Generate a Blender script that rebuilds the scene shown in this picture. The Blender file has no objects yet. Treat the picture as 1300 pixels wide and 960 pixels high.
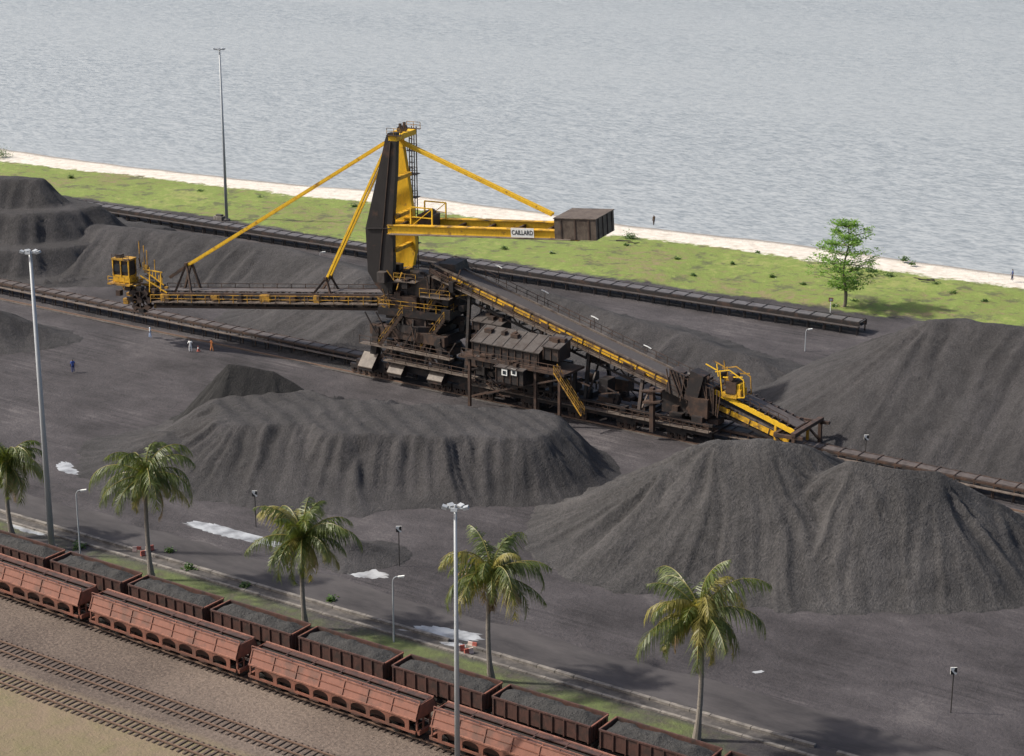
import bpy, math, random
import numpy as np
from mathutils import Vector, Matrix
random.seed(7)
scene=bpy.context.scene
COL=scene.collection
# ------------------------------------------------------------------ camera
HC=78.7; YAW=math.radians(35.0); FPX=2500.0
PIT=math.atan(769/2500.0)
R_=Vector((math.cos(YAW),math.sin(YAW),0))
F_=Vector((-math.sin(YAW)*math.cos(PIT),math.cos(YAW)*math.cos(PIT),-math.sin(PIT)))
U_=R_.cross(F_)
CAMP=Vector((0,0,HC))
cd=bpy.data.cameras.new("Camera"); cam=bpy.data.objects.new("Camera",cd); COL.objects.link(cam)
cam.location=CAMP; cam.rotation_euler=(math.pi/2-PIT,0,YAW)
cd.sensor_width=36; cd.sensor_fit='HORIZONTAL'; cd.lens=36*FPX/1300; cd.clip_start=1; cd.clip_end=30000
scene.camera=cam
# survey: where a sight line meets the level plane z=h, or a vertical plane
def ray(px,py): return (R_*(px-650)+U_*(480-py)+F_*FPX)
def G(px,py,h=0.0):
    d=ray(px,py); t=(h-HC)/d.z; return CAMP+d*t
def onplane(px,py,p0,n):
    d=ray(px,py); t=(p0-CAMP).dot(n)/d.dot(n); return CAMP+d*t
# ------------------------------------------------------------------ noise
def _h(ix,iy,s):
    n=np.sin(ix*127.1+iy*311.7+s*74.7)*43758.5453
    return n-np.floor(n)
def vnoise(x,y,s=0):
    x=np.asarray(x,float); y=np.asarray(y,float)
    ix=np.floor(x); iy=np.floor(y); fx=x-ix; fy=y-iy
    fx=fx*fx*(3-2*fx); fy=fy*fy*(3-2*fy)
    a=_h(ix,iy,s); b=_h(ix+1,iy,s); c=_h(ix,iy+1,s); d=_h(ix+1,iy+1,s)
    return (a*(1-fx)+b*fx)*(1-fy)+(c*(1-fx)+d*fx)*fy-0.5
def fbm(x,y,s=0,o=4):
    r=0; a=1; f=1
    for i in range(o):
        r=r+a*vnoise(x*f,y*f,s+i*3.1); a*=.5; f*=2.03
    return r
# ------------------------------------------------------------------ materials
class NT:
    def __init__(s,name):
        s.m=bpy.data.materials.new(name); s.m.use_nodes=True; s.t=s.m.node_tree
        s.b=s.t.nodes["Principled BSDF"]; s.tc=s.t.nodes.new("ShaderNodeTexCoord")
    def n(s,t,**k):
        x=s.t.nodes.new(t)
        for a,b in k.items(): setattr(x,a,b)
        return x
    def l(s,a,b): s.t.links.new(a,b)
    def noise(s,scale,detail=4,rough=.55,stretch=None,coord="Object",rot=0):
        n=s.n("ShaderNodeTexNoise"); n.inputs["Scale"].default_value=scale
        n.inputs["Detail"].default_value=detail; n.inputs["Roughness"].default_value=rough
        src=s.tc.outputs[coord]
        if stretch:
            mp=s.n("ShaderNodeMapping"); mp.inputs["Scale"].default_value=stretch
            mp.inputs["Rotation"].default_value=(0,0,rot)
            s.l(src,mp.inputs[0]); src=mp.outputs[0]
        s.l(src,n.inputs["Vector"]); return n.outputs["Fac"]
    def ramp(s,fac,stops):
        r=s.n("ShaderNodeValToRGB"); e=r.color_ramp.elements
        while len(e)<len(stops): e.new(.5)
        for i,(p,c) in enumerate(stops):
            e[i].position=p; e[i].color=(c if len(c)==4 else (*c,1)) if hasattr(c,'__len__') else (c,c,c,1)
        s.l(fac,r.inputs[0]); return r.outputs[0]
    def mix(s,fac,a,b,mode='MIX'):
        m=s.n("ShaderNodeMix",data_type='RGBA',blend_type=mode)
        for sock,v in ((m.inputs[0],fac),(m.inputs[6],a),(m.inputs[7],b)):
            if isinstance(v,bpy.types.NodeSocket): s.l(v,sock)
            elif hasattr(v,'__len__'): sock.default_value=(*v[:3],1)
            else: sock.default_value=v if sock.type=='VALUE' else (v,v,v,1)
        return m.outputs[2]
    def math(s,op,a,b=None,c=None):
        m=s.n("ShaderNodeMath",operation=op)
        for i,v in enumerate((a,b,c)):
            if v is None: continue
            if isinstance(v,bpy.types.NodeSocket): s.l(v,m.inputs[i])
            else: m.inputs[i].default_value=v
        return m.outputs[0]
    def step(s,v,lo,hi):
        m=s.n("ShaderNodeMapRange"); m.clamp=True
        s.l(v,m.inputs[0]); m.inputs[1].default_value=lo; m.inputs[2].default_value=hi
        return m.outputs[0]
    def attr(s,name):
        a=s.n("ShaderNodeAttribute"); a.attribute_name=name; return a.outputs["Fac"]
    def bump(s,h,dist,strength=1):
        b=s.n("ShaderNodeBump"); b.inputs["Distance"].default_value=dist; b.inputs["Strength"].default_value=strength
        s.l(h,b.inputs["Height"]); s.l(b.outputs[0],s.b.inputs["Normal"])
    def col(s,c): 
        if isinstance(c,bpy.types.NodeSocket): s.l(c,s.b.inputs["Base Color"])
        else: s.b.inputs["Base Color"].default_value=(*c,1)
    def rough(s,v): s.b.inputs["Roughness"].default_value=v
def paint(name,c,wear=(.09,.045,.025),amt=.45,rough=.6,scale=.9,dirt=.5,metal=0):
    m=NT(name)
    f=m.step(m.noise(scale,6,.65),.62-amt*.3,.72-amt*.2)
    f2=m.noise(scale*4,5,.7,stretch=(1,1,.35))
    base=m.mix(m.step(f2,.35,.75),c,tuple(x*dirt for x in c))
    m.col(m.mix(f,base,wear)); m.rough(rough); m.b.inputs["Metallic"].default_value=metal
    m.bump(m.noise(8,3),.01,.4)
    return m.m
def plain(name,c,rough=.7,var=.35,scale=3):
    m=NT(name); m.col(m.mix(m.noise(scale,5,.6),tuple(x*(1-var) for x in c),tuple(min(1,x*(1+var)) for x in c))); m.rough(rough); return m.m
M={}
M['yellow']=paint("yellow_paint",(.84,.5,.02),wear=(.3,.15,.03),amt=.16,dirt=.72)
M['yellow_dirty']=paint("dirty_yellow_paint",(.52,.28,.03),wear=(.06,.038,.026),amt=.6,dirt=.5)
M['yellow_worn']=paint("ore_dusted_yellow_paint",(.74,.41,.02),wear=(.12,.07,.03),amt=.42,dirt=.6,scale=.6)
M['black']=paint("ore_stained_steel",(.022,.018,.018),wear=(.06,.036,.027),amt=.38)
M['brown']=paint("rusty_brown_steel",(.085,.05,.035),wear=(.032,.023,.02),amt=.55)
M['pylon']=paint("black_rusted_plate",(.024,.02,.02),wear=(.085,.045,.03),amt=.22,scale=.3)
M['greysteel']=paint("grey_dusty_roof",(.085,.073,.068),wear=(.045,.035,.031),amt=.5)
M['cw']=paint("dusty_concrete_ballast",(.14,.108,.084),wear=(.065,.046,.035),amt=.5)
M['white']=plain("white_paint",(.75,.75,.72),var=.1)
M['glass']=plain("dark_glass",(.03,.035,.04),.15)
M['galv']=plain("galvanised_steel",(.36,.38,.4),.45,.12)
M['lampglass']=plain("lamp_glass",(.55,.56,.55),.2)
M['belt']=paint("grey_rubber_belt",(.12,.1,.092),wear=(.06,.048,.043),amt=.45)
M['greybelt']=paint("pale_dusty_belt",(.13,.122,.125),wear=(.07,.062,.065),amt=.35)
M['darkbelt']=plain("dusty_rubber_belt",(.07,.062,.062),.8)
M['walk']=paint("dusty_walkway_grating",(.18,.145,.12),wear=(.07,.05,.04),amt=.45)
M['wred']=paint("faded_red_oxide_paint",(.225,.09,.06),wear=(.11,.055,.04),amt=.55,dirt=.68,scale=.45)
M['wredlight']=paint("sun_bleached_red_rail",(.33,.15,.105),wear=(.18,.08,.06),amt=.45)
M['wdark']=paint("dark_maroon_wagon_paint",(.1,.05,.04),wear=(.045,.03,.026),amt=.45)
M['wblack']=plain("underframe_black",(.02,.017,.015))
M['concrete']=paint("weathered_dirty_concrete",(.25,.225,.2),wear=(.1,.09,.083),amt=.5,scale=.35,rough=.9)
M['channel']=paint("silted_channel_floor",(.11,.098,.09),wear=(.05,.045,.043),amt=.6,scale=.4,rough=.9)
M['rail']=plain("rusty_rail_steel",(.17,.11,.08),.5)
M['sleeper']=plain("sleeper_timber",(.085,.062,.05),.9)
M['blackboard']=plain("black_board",(.012,.012,.013))
M['red']=plain("faded_red_paint",(.34,.09,.065),.7,.25)
M['pinkwhite']=plain("white_pink_barrier",(.55,.42,.37),.7,.15)
M['trunk']=plain("palm_bark",(.2,.175,.15),.95,.4,6)
M['bark']=plain("tree_bark",(.18,.15,.12),.95,.4,5)
M['skin']=plain("brown_skin",(.09,.045,.028),.6,.1)
M['hair']=plain("black_hair",(.01,.009,.008),.7,.1)
M['driftwood']=plain("dark_driftwood",(.035,.03,.026),.9)
def leaf(name,c,c2,tr=.3):
    m=NT(name); m.col(m.mix(m.step(m.noise(1.3,3),.35,.65),c,c2)); m.rough(.45)
    t=m.n("ShaderNodeBsdfTranslucent"); t.inputs[0].default_value=(c2[0]*1.7,c2[1]*1.7,c2[2]*.8,1)
    mx=m.n("ShaderNodeMixShader"); mx.inputs[0].default_value=tr
    out=m.t.nodes["Material Output"]; m.l(m.b.outputs[0],mx.inputs[1]); m.l(t.outputs[0],mx.inputs[2]); m.l(mx.outputs[0],out.inputs[0])
    return m.m
M['leaf']=leaf("palm_leaf_green",(.055,.08,.018),(.115,.145,.035),.3)
M['leafy']=leaf("palm_leaf_yellowing",(.2,.185,.048),(.29,.25,.075),.3)
M['leafd']=leaf("palm_leaf_dead",(.15,.095,.05),(.24,.16,.09))
M['leafa']=leaf("almond_leaf",(.1,.2,.04),(.19,.32,.07),.4)
M['shrub']=leaf("shrub_leaf",(.04,.09,.02),(.08,.14,.03))
def ore(name,lo,hi,tint=(1,1,1),grain=4.4,bd=.48):
    m=NT(name)
    big=m.noise(.09,5,.6); mid=m.noise(1.0,6,.72); fine=m.noise(grain,3,.8); st=m.attr("streak")
    v=m.math('ADD',m.math('MULTIPLY',big,.36),m.math('MULTIPLY',mid,.26)); v=m.math('ADD',v,m.math('MULTIPLY',fine,.48)); v=m.math('ADD',v,m.math('MULTIPLY',st,.08))
    m.col(m.ramp(v,[(.42,tuple(lo*t for t in tint)),(.55,tuple((lo+hi)*.46*t for t in tint)),(.68,tuple(hi*t for t in tint))]))
    m.rough(.92)
    h=m.math('ADD',m.math('MULTIPLY',mid,.5),m.math('MULTIPLY',fine,.5)); m.bump(h,bd,1.0)
    return m.m
M['ore']=ore("manganese_ore",.019,.066,(1.06,.985,1.01))
M['ore2']=ore("coarse_manganese_ore",.022,.08,(1.05,.985,.98),3.6,.56)
M['oredark']=ore("damp_black_ore",.007,.021,(1.04,.98,1.0))
M['oreload']=ore("ore_load",.03,.066,(1.03,1,.99),4)
# ------------------------------------------------------------------ mesh builder
class MB:
    def __init__(s): s.v=[]; s.f=[]; s.m=[]; s.mats=[]
    def mi(s,mat):
        if mat not in s.mats: s.mats.append(mat)
        return s.mats.index(mat)
    def add(s,vs,fs,mat):
        k=len(s.v); s.v+= [tuple(v) for v in vs]; i=s.mi(mat)
        for f in fs: s.f.append(tuple(k+j for j in f)); s.m.append(i)
    def obox(s,c,ax,ay,az,mat):
        c=Vector(c); vs=[c+ax*a+ay*b+az*e for a,b,e in ((-1,-1,-1),(1,-1,-1),(1,1,-1),(-1,1,-1),(-1,-1,1),(1,-1,1),(1,1,1),(-1,1,1))]
        s.add(vs,[(0,3,2,1),(4,5,6,7),(0,1,5,4),(1,2,6,5),(2,3,7,6),(3,0,4,7)],mat)
    def box(s,x0,x1,y0,y1,z0,z1,mat):
        s.obox(((x0+x1)/2,(y0+y1)/2,(z0+z1)/2),Vector(((x1-x0)/2,0,0)),Vector((0,(y1-y0)/2,0)),Vector((0,0,(z1-z0)/2)),mat)
    def beam(s,p0,p1,w,h,mat):
        p0=Vector(p0); p1=Vector(p1); d=p1-p0; L=d.length
        if L<1e-5: return
        d/=L; up=Vector((0,0,1)) if abs(d.z)<.95 else Vector((1,0,0))
        sd=d.cross(up).normalized(); u=sd.cross(d)
        s.obox((p0+p1)/2,d*(L/2),sd*(w/2),u*(h/2),mat)
    def tube(s,p0,p1,r0,r1,mat,n=8,cap=True):
        p0=Vector(p0); p1=Vector(p1); d=(p1-p0).normalized(); up=Vector((0,0,1)) if abs(d.z)<.95 else Vector((1,0,0))
        a=d.cross(up).normalized(); b=a.cross(d); vs=[]
        for p,r in ((p0,r0),(p1,r1)):
            for i in range(n):
                t=2*math.pi*i/n; vs.append(p+a*(r*math.cos(t))+b*(r*math.sin(t)))
        fs=[(i,(i+1)%n,n+(i+1)%n,n+i) for i in range(n)]
        if cap: fs+= [tuple(range(n))[::-1],tuple(range(n,2*n))]
        s.add(vs,fs,mat)
    def prism(s,pts,vec,mat):
        n=len(pts); pts=[Vector(p) for p in pts]; vec=Vector(vec)
        s.add(pts+[p+vec for p in pts],[tuple(range(n))[::-1],tuple(range(n,2*n))]+[(i,(i+1)%n,n+(i+1)%n,n+i) for i in range(n)],mat)
    def rail(s,p0,p1,h=1.1,n=None,mat=None,w=.07):
        p0=Vector(p0); p1=Vector(p1); n=n or max(1,int((p1-p0).length/2)); z=Vector((0,0,1))
        for k in (h,h*.52): s.beam(p0+z*k,p1+z*k,w,w,mat)
        for i in range(n+1):
            q=p0.lerp(p1,i/n); s.beam(q,q+z*h,w,w,mat)
    def truss(s,a0,a1,side,up,n,mat,w=.22,dw=.14):
        a0=Vector(a0);a1=Vector(a1)
        for sg in (-1,1):
            s.beam(a0+side*sg,a1+side*sg,w,w,mat); s.beam(a0+side*sg+up,a1+side*sg+up,w,w,mat)
            for i in range(n):
                p=a0.lerp(a1,i/n)+side*sg; q=a0.lerp(a1,(i+1)/n)+side*sg
                s.beam(p,p+up,dw,dw,mat)
                if i%2: s.beam(p,q+up,dw,dw,mat)
                else: s.beam(p+up,q,dw,dw,mat)
        for i in range(n+1):
            p=a0.lerp(a1,i/n); s.beam(p-side,p+side,dw,dw,mat); s.beam(p-side+up,p+side+up,dw,dw,mat)
    def obj(s,name,parent=None,org=None,smooth=False):
        me=bpy.data.meshes.new(name); o=Vector(org) if org is not None else Vector((0,0,0))
        me.from_pydata([tuple(Vector(v)-o) for v in s.v],[],s.f)
        for m in s.mats: me.materials.append(M[m])
        me.polygons.foreach_set("material_index",s.m)
        if smooth: me.polygons.foreach_set("use_smooth",[True]*len(me.polygons))
        ob=bpy.data.objects.new(name,me); COL.objects.link(ob)
        if parent: ob.parent=parent
        return ob
def tag(o,label=None,category=None,group=None,kind=None):
    if label: o["label"]=label
    if category: o["category"]=category
    if group: o["group"]=group
    if kind: o["kind"]=kind
    return o
def empty(name,loc,rz=0,**k):
    e=bpy.data.objects.new(name,None); e.empty_display_size=.5; e.location=loc; e.rotation_euler=(0,0,rz); COL.objects.link(e); return tag(e,**k)
def dup(root,loc,rz=None,sc=None):
    r=root.copy(); COL.objects.link(r); r.location=loc
    if rz is not None: r.rotation_euler=(0,0,rz)
    if sc: r.scale=(sc,sc,sc)
    for ch in root.children:
        c=ch.copy(); COL.objects.link(c); c.parent=r
        for g in ch.children:
            q=g.copy(); COL.objects.link(q); q.parent=c
    return r
# ------------------------------------------------------------------ yard frame
A=G(0,362,1.0); B=G(1300,626,1.0)
c_=(B-A); c_.z=0; c_.normalize(); cp_=Vector((-c_.y,c_.x,0)); CANG=math.atan2(c_.y,c_.x)
t0=onplane(540,470,Vector((A.x,A.y,0)),cp_)
P0=Vector((A.x,A.y,0))+c_*((t0-A).dot(c_))
def W(s,o,z): return P0+c_*s+cp_*o+Vector((0,0,z))
def T(px,py,off=0):
    p=onplane(px,py,P0+cp_*off,cp_); return ((p-P0).dot(c_),p.z)
def TW(px,py,off=0,at=None):
    s,z=T(px,py,off); return W(s,off if at is None else at,z)
DA=math.radians(11.5)
d_=Vector((math.cos(DA),math.sin(DA),0)); e_=Vector((-math.sin(DA),math.cos(DA),0))
def S(s,o,z): return P0+d_*s+e_*o+Vector((0,0,z))
def Q(px,py,off=0):
    p=onplane(px,py,P0+e_*off,e_); return ((p-P0).dot(d_),p.z)
def SQ(px,py,off=0,at=None):
    s,z=Q(px,py,off); return S(s,off if at is None else at,z)
# ------------------------------------------------------------------ ground
xs=np.concatenate([[-4000,-2000,-1000,-650,-500],np.arange(-440,60,1.0),[100,250,600,1500,3000]])
ys=np.concatenate([[-2500,-800,-200,0,60],np.arange(85,345,1.0),[380,500,1200,8000]])
X,Y=np.meshgrid(xs,ys)
def poly(pts,h=0):
    w=[G(a,b,h) for a,b in pts]; w=sorted([(p.x,p.y) for p in w]); 
    w=[(w[0][0]-2500,w[0][1]-20)]+w+[(w[-1][0]+2500,w[-1][1]+20)]
    return np.array([p[0] for p in w]),np.array([p[1] for p in w])
sx,sy=poly([(0,188),(130,206),(300,227),(450,239),(560,251),(800,285),(1000,309),(1150,330),(1300,351)],-.4)
gx,gy=poly([(0,204),(150,221),(300,240),(450,255),(560,270),(700,289),(850,306),(1000,327),(1150,346),(1300,366)])
lx,ly=poly([(0,243),(150,262),(460,312),(640,338),(900,377),(1100,406),(1300,420)])
shore=np.interp(X,sx,sy)-Y+fbm(X*.05,Y*0,8,3)*2.0
beach=Y-np.interp(X,gx,gy)
grass=Y-np.interp(X,lx,ly)
pa=G(193,735); pb=G(620,862); pd=(pb-pa).normalized(); pn=Vector((-pd.y,pd.x,0))
row=(X-pa.x)*pn.x+(Y-pa.y)*pn.y
Z=np.zeros_like(X)
gm=np.clip(grass/6,0,1)*np.clip(shore/12,0,1)
Z+=gm*(fbm(X*.08,Y*.08,3)*.5+.1)
bm=np.clip(1-shore/14,0,8)
Z-=np.where(shore<14,np.clip(bm*.42,0,4),0)
ym=np.clip((row-22)/10,0,1)*np.clip((-grass-2)/4,0,1)
Z+=ym*(fbm(X*.12,Y*.12,9)*.14+fbm(X*.5,Y*.5,19,2)*.06)
ny,nx=X.shape
V=np.stack([X.ravel(),Y.ravel(),Z.ravel()],1)
idx=np.arange(nx*ny).reshape(ny,nx)
Fq=np.stack([idx[:-1,:-1].ravel(),idx[:-1,1:].ravel(),idx[1:,1:].ravel(),idx[1:,:-1].ravel()],1)
me=bpy.data.meshes.new("ground"); me.from_pydata(V.tolist(),[],Fq.tolist())
me.polygons.foreach_set("use_smooth",[True]*len(me.polygons))
for nm,a in (("shore",shore),("beach",beach),("grass",grass),("row",row)):
    at=me.attributes.new(nm,'FLOAT','POINT'); at.data.foreach_set("value",a.ravel().astype(np.float32))
m=NT("ground_zones")
n1=m.noise(.05,5,.6); n2=m.noise(.6,5,.65); n3=m.noise(3,4,.8); ns=m.noise(.16,8,.72,stretch=(.6,1,1),rot=-.05); ns2=m.noise(1.7,3,.6,stretch=(.03,1,1),rot=-.04); ns3=m.noise(1.7,3,.6,stretch=(.035,1,1),rot=.35); nl=m.noise(.03,4,.6)
sc=m.math('SUBTRACT',n2,.5); sc1=m.math('SUBTRACT',n1,.5)
v=m.math('ADD',m.math('MULTIPLY',n1,.34),m.math('MULTIPLY',ns,.42)); v=m.math('ADD',v,m.math('MULTIPLY',n3,.24)); 
tr=m.math('MULTIPLY',m.math('MULTIPLY',m.math('SUBTRACT',ns2,.5),.34),m.step(nl,.5,.58))
tr2=m.math('MULTIPLY',m.math('MULTIPLY',m.math('SUBTRACT',ns3,.5),.3),m.step(nl,.46,.38))
v=m.math('ADD',v,m.math('ADD',tr,tr2))
yard=m.ramp(v,[(.41,(.021,.018,.02)),(.48,(.042,.037,.04)),(.54,(.062,.055,.059)),(.62,(.115,.103,.104))])
yard=m.mix(m.math('MULTIPLY',m.step(n3,.60,.70),.6),yard,(.02,.018,.02))
gv=m.math('ADD',m.math('MULTIPLY',n2,.5),m.math('MULTIPLY',n1,.5))
gr=m.ramp(gv,[(.40,(.22,.18,.09)),(.455,(.18,.2,.055)),(.53,(.17,.235,.045)),(.6,(.25,.27,.08))])
gr=m.mix(m.math('MULTIPLY',m.step(n3,.5,.7),.5),gr,(.085,.105,.028))
gr=m.mix(m.math('MULTIPLY',m.step(m.noise(.22,5,.7),.53,.62),.8),gr,(.085,.085,.045))
sand=m.ramp(n2,[(.3,(.52,.46,.39)),(.6,(.70,.65,.58))])
sand=m.mix(m.math('MULTIPLY',m.step(n3,.58,.7),.35),sand,(.3,.25,.2))
sand=m.mix(m.step(m.attr("shore"),2.6,1.0),sand,(.27,.245,.22))
bal=m.ramp(m.math('ADD',m.math('MULTIPLY',n3,.6),m.math('MULTIPLY',n1,.4)),[(.4,(.075,.055,.045)),(.6,(.2,.155,.125))])
bv=m.math('ADD',m.attr("beach"),m.math('MULTIPLY',sc,7)); bv=m.math('ADD',bv,m.math('MULTIPLY',sc1,6))
gv2=m.math('ADD',m.attr("grass"),m.math('MULTIPLY',sc,4)); gv2=m.math('ADD',gv2,m.math('MULTIPLY',sc1,7))
rv=m.math('ADD',m.attr("row"),m.math('MULTIPLY',sc,1.8))
c=m.mix(m.step(gv2,1.8,3.2),yard,gr)
c=m.mix(m.step(bv,-.5,.8),c,sand)
strip=m.math('MULTIPLY',m.step(rv,-3.2,-2.4),m.step(rv,2.9,2.0))
drygr=m.ramp(gv,[(.42,(.08,.066,.052)),(.5,(.08,.088,.038)),(.58,(.1,.125,.04))])
c=m.mix(m.math('MULTIPLY',strip,m.step(n1,.44,.56)),c,drygr)
verge=m.math('MULTIPLY',m.step(rv,5.0,5.6),m.step(rv,8.2,7))
c=m.mix(m.math('MULTIPLY',verge,m.step(n2,.55,.62)),c,(.06,.075,.03))
c=m.mix(m.step(rv,-2.6,-3.6),c,bal)
dry2=m.ramp(gv,[(.4,(.2,.15,.1)),(.6,(.17,.145,.075))])
c=m.mix(m.step(rv,-22.5,-24),c,dry2)
m.col(c); m.rough(.92); m.bump(m.math('ADD',n3,m.math('MULTIPLY',n2,1.5)),.16,.9)
me.materials.append(m.m)
ground=bpy.data.objects.new("ground",me); COL.objects.link(ground); tag(ground,kind="structure")
# ------------------------------------------------------------------ sea
me=bpy.data.meshes.new("sea"); s0=20000
me.from_pydata([(-s0,230,-.4),(s0,230,-.4),(s0,s0,-.4),(-s0,s0,-.4)],[],[(0,1,2,3)])
m=NT("sea_water")
rot=-YAW
wa=m.noise(1.6,3,.6,stretch=(.42,1,1),rot=rot); wb=m.noise(.5,4,.6,stretch=(.42,1,1),rot=rot); wc=m.noise(.012,5,.6,stretch=(.18,1,1),rot=rot-.12)
hh=m.math('ADD',m.math('MULTIPLY',wa,1.0),m.math('MULTIPLY',wb,1.1))
m.bump(hh,.26,.5)
wsum=m.math('ADD',m.math('MULTIPLY',wa,.65),m.math('MULTIPLY',wb,.35))
cc=m.ramp(wsum,[(.40,(.215,.238,.256)),(.5,(.32,.343,.358)),(.6,(.405,.425,.433))])
m.col(m.mix(m.math('MULTIPLY',m.step(wc,.45,.62),.4),cc,(.37,.39,.40))); m.rough(.32); m.b.inputs["IOR"].default_value=1.33
me.materials.append(m.m); sea=bpy.data.objects.new("sea",me); COL.objects.link(sea); tag(sea,kind="structure")
# ------------------------------------------------------------------ stockpiles
def pile(name,label,prims,cell=.5,gull=.5,mat='ore',seed=1,cuts=(),group="ore stockpiles in the yard",lump=.14,warp=1.6):
    pts=[p for pr in prims for p in (pr[0],pr[1])]; mr=max(max(pr[0].z,pr[1].z)/pr[2]+(pr[4] if len(pr)>4 else 0) for pr in prims)+3
    x0=min(p.x for p in pts)-mr; x1=max(p.x for p in pts)+mr; y0=min(p.y for p in pts)-mr; y1=max(p.y for p in pts)+mr
    xs=np.arange(x0,x1,cell); ys=np.arange(y0,y1,cell); X,Y=np.meshgrid(xs,ys)
    XX=X+fbm(X*.09,Y*.09,seed)*warp; YY=Y+fbm(X*.09,Y*.09,seed+20)*warp
    H=np.full(X.shape,-9.0); ST=np.zeros(X.shape)
    for pi_,pr in enumerate(prims):
        a,b,tn,rr=pr[:4]; fl=pr[4] if len(pr)>4 else 0
        dx=b.x-a.x; dy=b.y-a.y; L2=dx*dx+dy*dy+1e-6
        t=np.clip(((XX-a.x)*dx+(YY-a.y)*dy)/L2,0,1)
        qx=XX-(a.x+t*dx); qy=YY-(a.y+t*dy); dist=np.sqrt(qx*qx+qy*qy)
        th=np.arctan2(qy,qx); q=t*math.sqrt(L2)+th*max(5,.75*a.z/tn+fl)
        dist=np.maximum(dist-fl,0)
        rg=.42-2*np.abs(vnoise(q*.33,dist*.03,seed+5+pi_)); rg2=.42-2*np.abs(vnoise(q*.95,dist*.05,seed+8+pi_))
        st=vnoise(q*1.9,dist*.09,seed+13)+.7*vnoise(q*4.2,dist*.16,seed+14)
        g=(rg+.45*rg2+.2*st)*gull*np.clip(dist/(4 if fl<2 else 1.3),0,1)*min(1,tn/.55)
        h=a.z+(b.z-a.z)*t-tn*(np.sqrt(dist*dist+rr*rr)-rr)+g
        ST=np.where(h>H,st,ST); H=np.maximum(H,h)
    for cf in cuts: H=cf(X,Y,H)
    H=H+fbm(X*.35,Y*.35,seed+2,4)*lump+fbm(X*1.6,Y*1.6,seed+11,2)*lump*.6
    H=np.where(H<1.2,np.where(H>-2,(H+2)**2/3.2*.39,H),H)-.08
    H=np.where(H<.05,H-.12,H)
    ny,nx=X.shape; ok=H>-.25
    idx=np.arange(nx*ny).reshape(ny,nx); keep=(ok[:-1,:-1]|ok[:-1,1:]|ok[1:,1:]|ok[1:,:-1])
    Fq=np.stack([idx[:-1,:-1][keep],idx[:-1,1:][keep],idx[1:,1:][keep],idx[1:,:-1][keep]],1)
    used=np.unique(Fq); rm=np.full(nx*ny,-1); rm[used]=np.arange(len(used))
    H=np.maximum(H,-.6)
    V=np.stack([X.ravel()[used],Y.ravel()[used],H.ravel()[used]],1)
    o=V.mean(0); o[2]=0
    me=bpy.data.meshes.new(name); me.from_pydata((V-o).tolist(),[],rm[Fq].tolist())
    at=me.attributes.new("streak",'FLOAT','POINT'); at.data.foreach_set("value",ST.ravel()[used].astype(np.float32))
    me.polygons.foreach_set("use_smooth",[True]*len(me.polygons)); me.materials.append(M[mat])
    ob=bpy.data.objects.new(name,me); ob.location=o; COL.objects.link(ob)
    return tag(ob,label=label,category="ore pile",group=group)
g=G
pile("ore_stockpile","tall charcoal heap of manganese ore with a second sharp cone",
  [(g(918,560,10.4),g(990,556,11.0),.62,1.2),(g(990,556,11.0),g(1028,561,10.5),.66,.5),(g(1084,582,10.6),g(1092,583,10.6),.84,.1),(g(1092,583,10.6),g(1190,598,9.6),.76,.2),(g(1190,598,9.6),g(1262,640,6.2),.70,.3),(g(845,592,7.8),g(918,560,10.4),.60,.8)],cell=.32,gull=.95,mat='ore2',seed=3)
pile("ore_stockpile","large smooth dark ore heap beside the incline conveyor",
  [(g(1190,404,12.5),g(1225,404,12.8),.58,1.2),(g(1225,404,12.8),g(1360,425,12.8),.58,1.2)],cell=.42,gull=.65,seed=11)
def groove(X,Y,H):
    u=(X*c_.x+Y*c_.y); v=(X*cp_.x+Y*cp_.y); wv=np.sin((u*.5+v*.9+fbm(u*.08,v*.08,4)*2)*2.6)
    flat=np.minimum(H,5.9+(v-v.mean())*.02)   # dozed flat top
    H=np.where(H>5.4,flat*.8+H*.2,H)
    return H+wv*.10*np.clip(H-3.2,0,1)*np.clip(8.6-H,0,1)
pile("ore_stockpile","broad dark ore heap with ribbed flat top and steep fluted face",
  [(g(455,531,5.8),g(560,531,6.2),.95,.03,5.6),(g(560,531,6.2),g(655,534,6.0),1.0,.03,5.0),(g(325,524,5.2),g(455,520,6.0),.48,.4,4.2),(g(235,552,2.9),g(325,524,5.2),.38,.8,2.6),(g(300,508,5.0),g(400,503,5.4),.62,.4,2.2)],cell=.31,gull=1.05,seed=21,warp=1.8,cuts=[groove],lump=.1)
pile("ore_stockpile","small sharp black ore peak with a dug out hollow",
  [(g(290,462,8.0),g(296,462,8.0),1.15,.08),(g(296,462,8.0),g(348,471,7.2),1.0,.12),(g(348,471,7.2),g(378,489,5.6),.9,.15)],cell=.25,gull=.9,seed=31,mat='oredark',warp=.7)
pile("ore_stockpile","low black ore heap next to the main conveyor",
  [(g(-80,384,5.5),g(-10,394,4.2),.62,.8),(g(-10,394,4.2),g(40,414,2.0),.55,.8)],cell=.45,seed=41)
def terr(st,k0=.72):
    def f(X,Y,H):
        Hh=H+fbm(X*.1,Y*.1,77)*.8; n=np.floor(Hh/st); fr=Hh/st-n; fr2=np.clip((fr-k0)/(1-k0),0,1); return np.where(H>0,(n+.12*fr+.88*fr2)*st+1.2*(n<0),H)
    return f
pile("ore_stockpile","high terraced black ore stockpile cut in benches",
  [(g(-200,200,14.6),g(-40,216,14.2),.6,1),(g(-40,216,14.2),g(40,224,13.4),.6,1),(g(40,224,13.4),g(130,262,8.6),.58,1),(g(130,262,8.6),g(200,285,5),.5,1)],cell=.6,seed=51,cuts=[terr(4.4,.5)],gull=.5,mat='ore')
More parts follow.
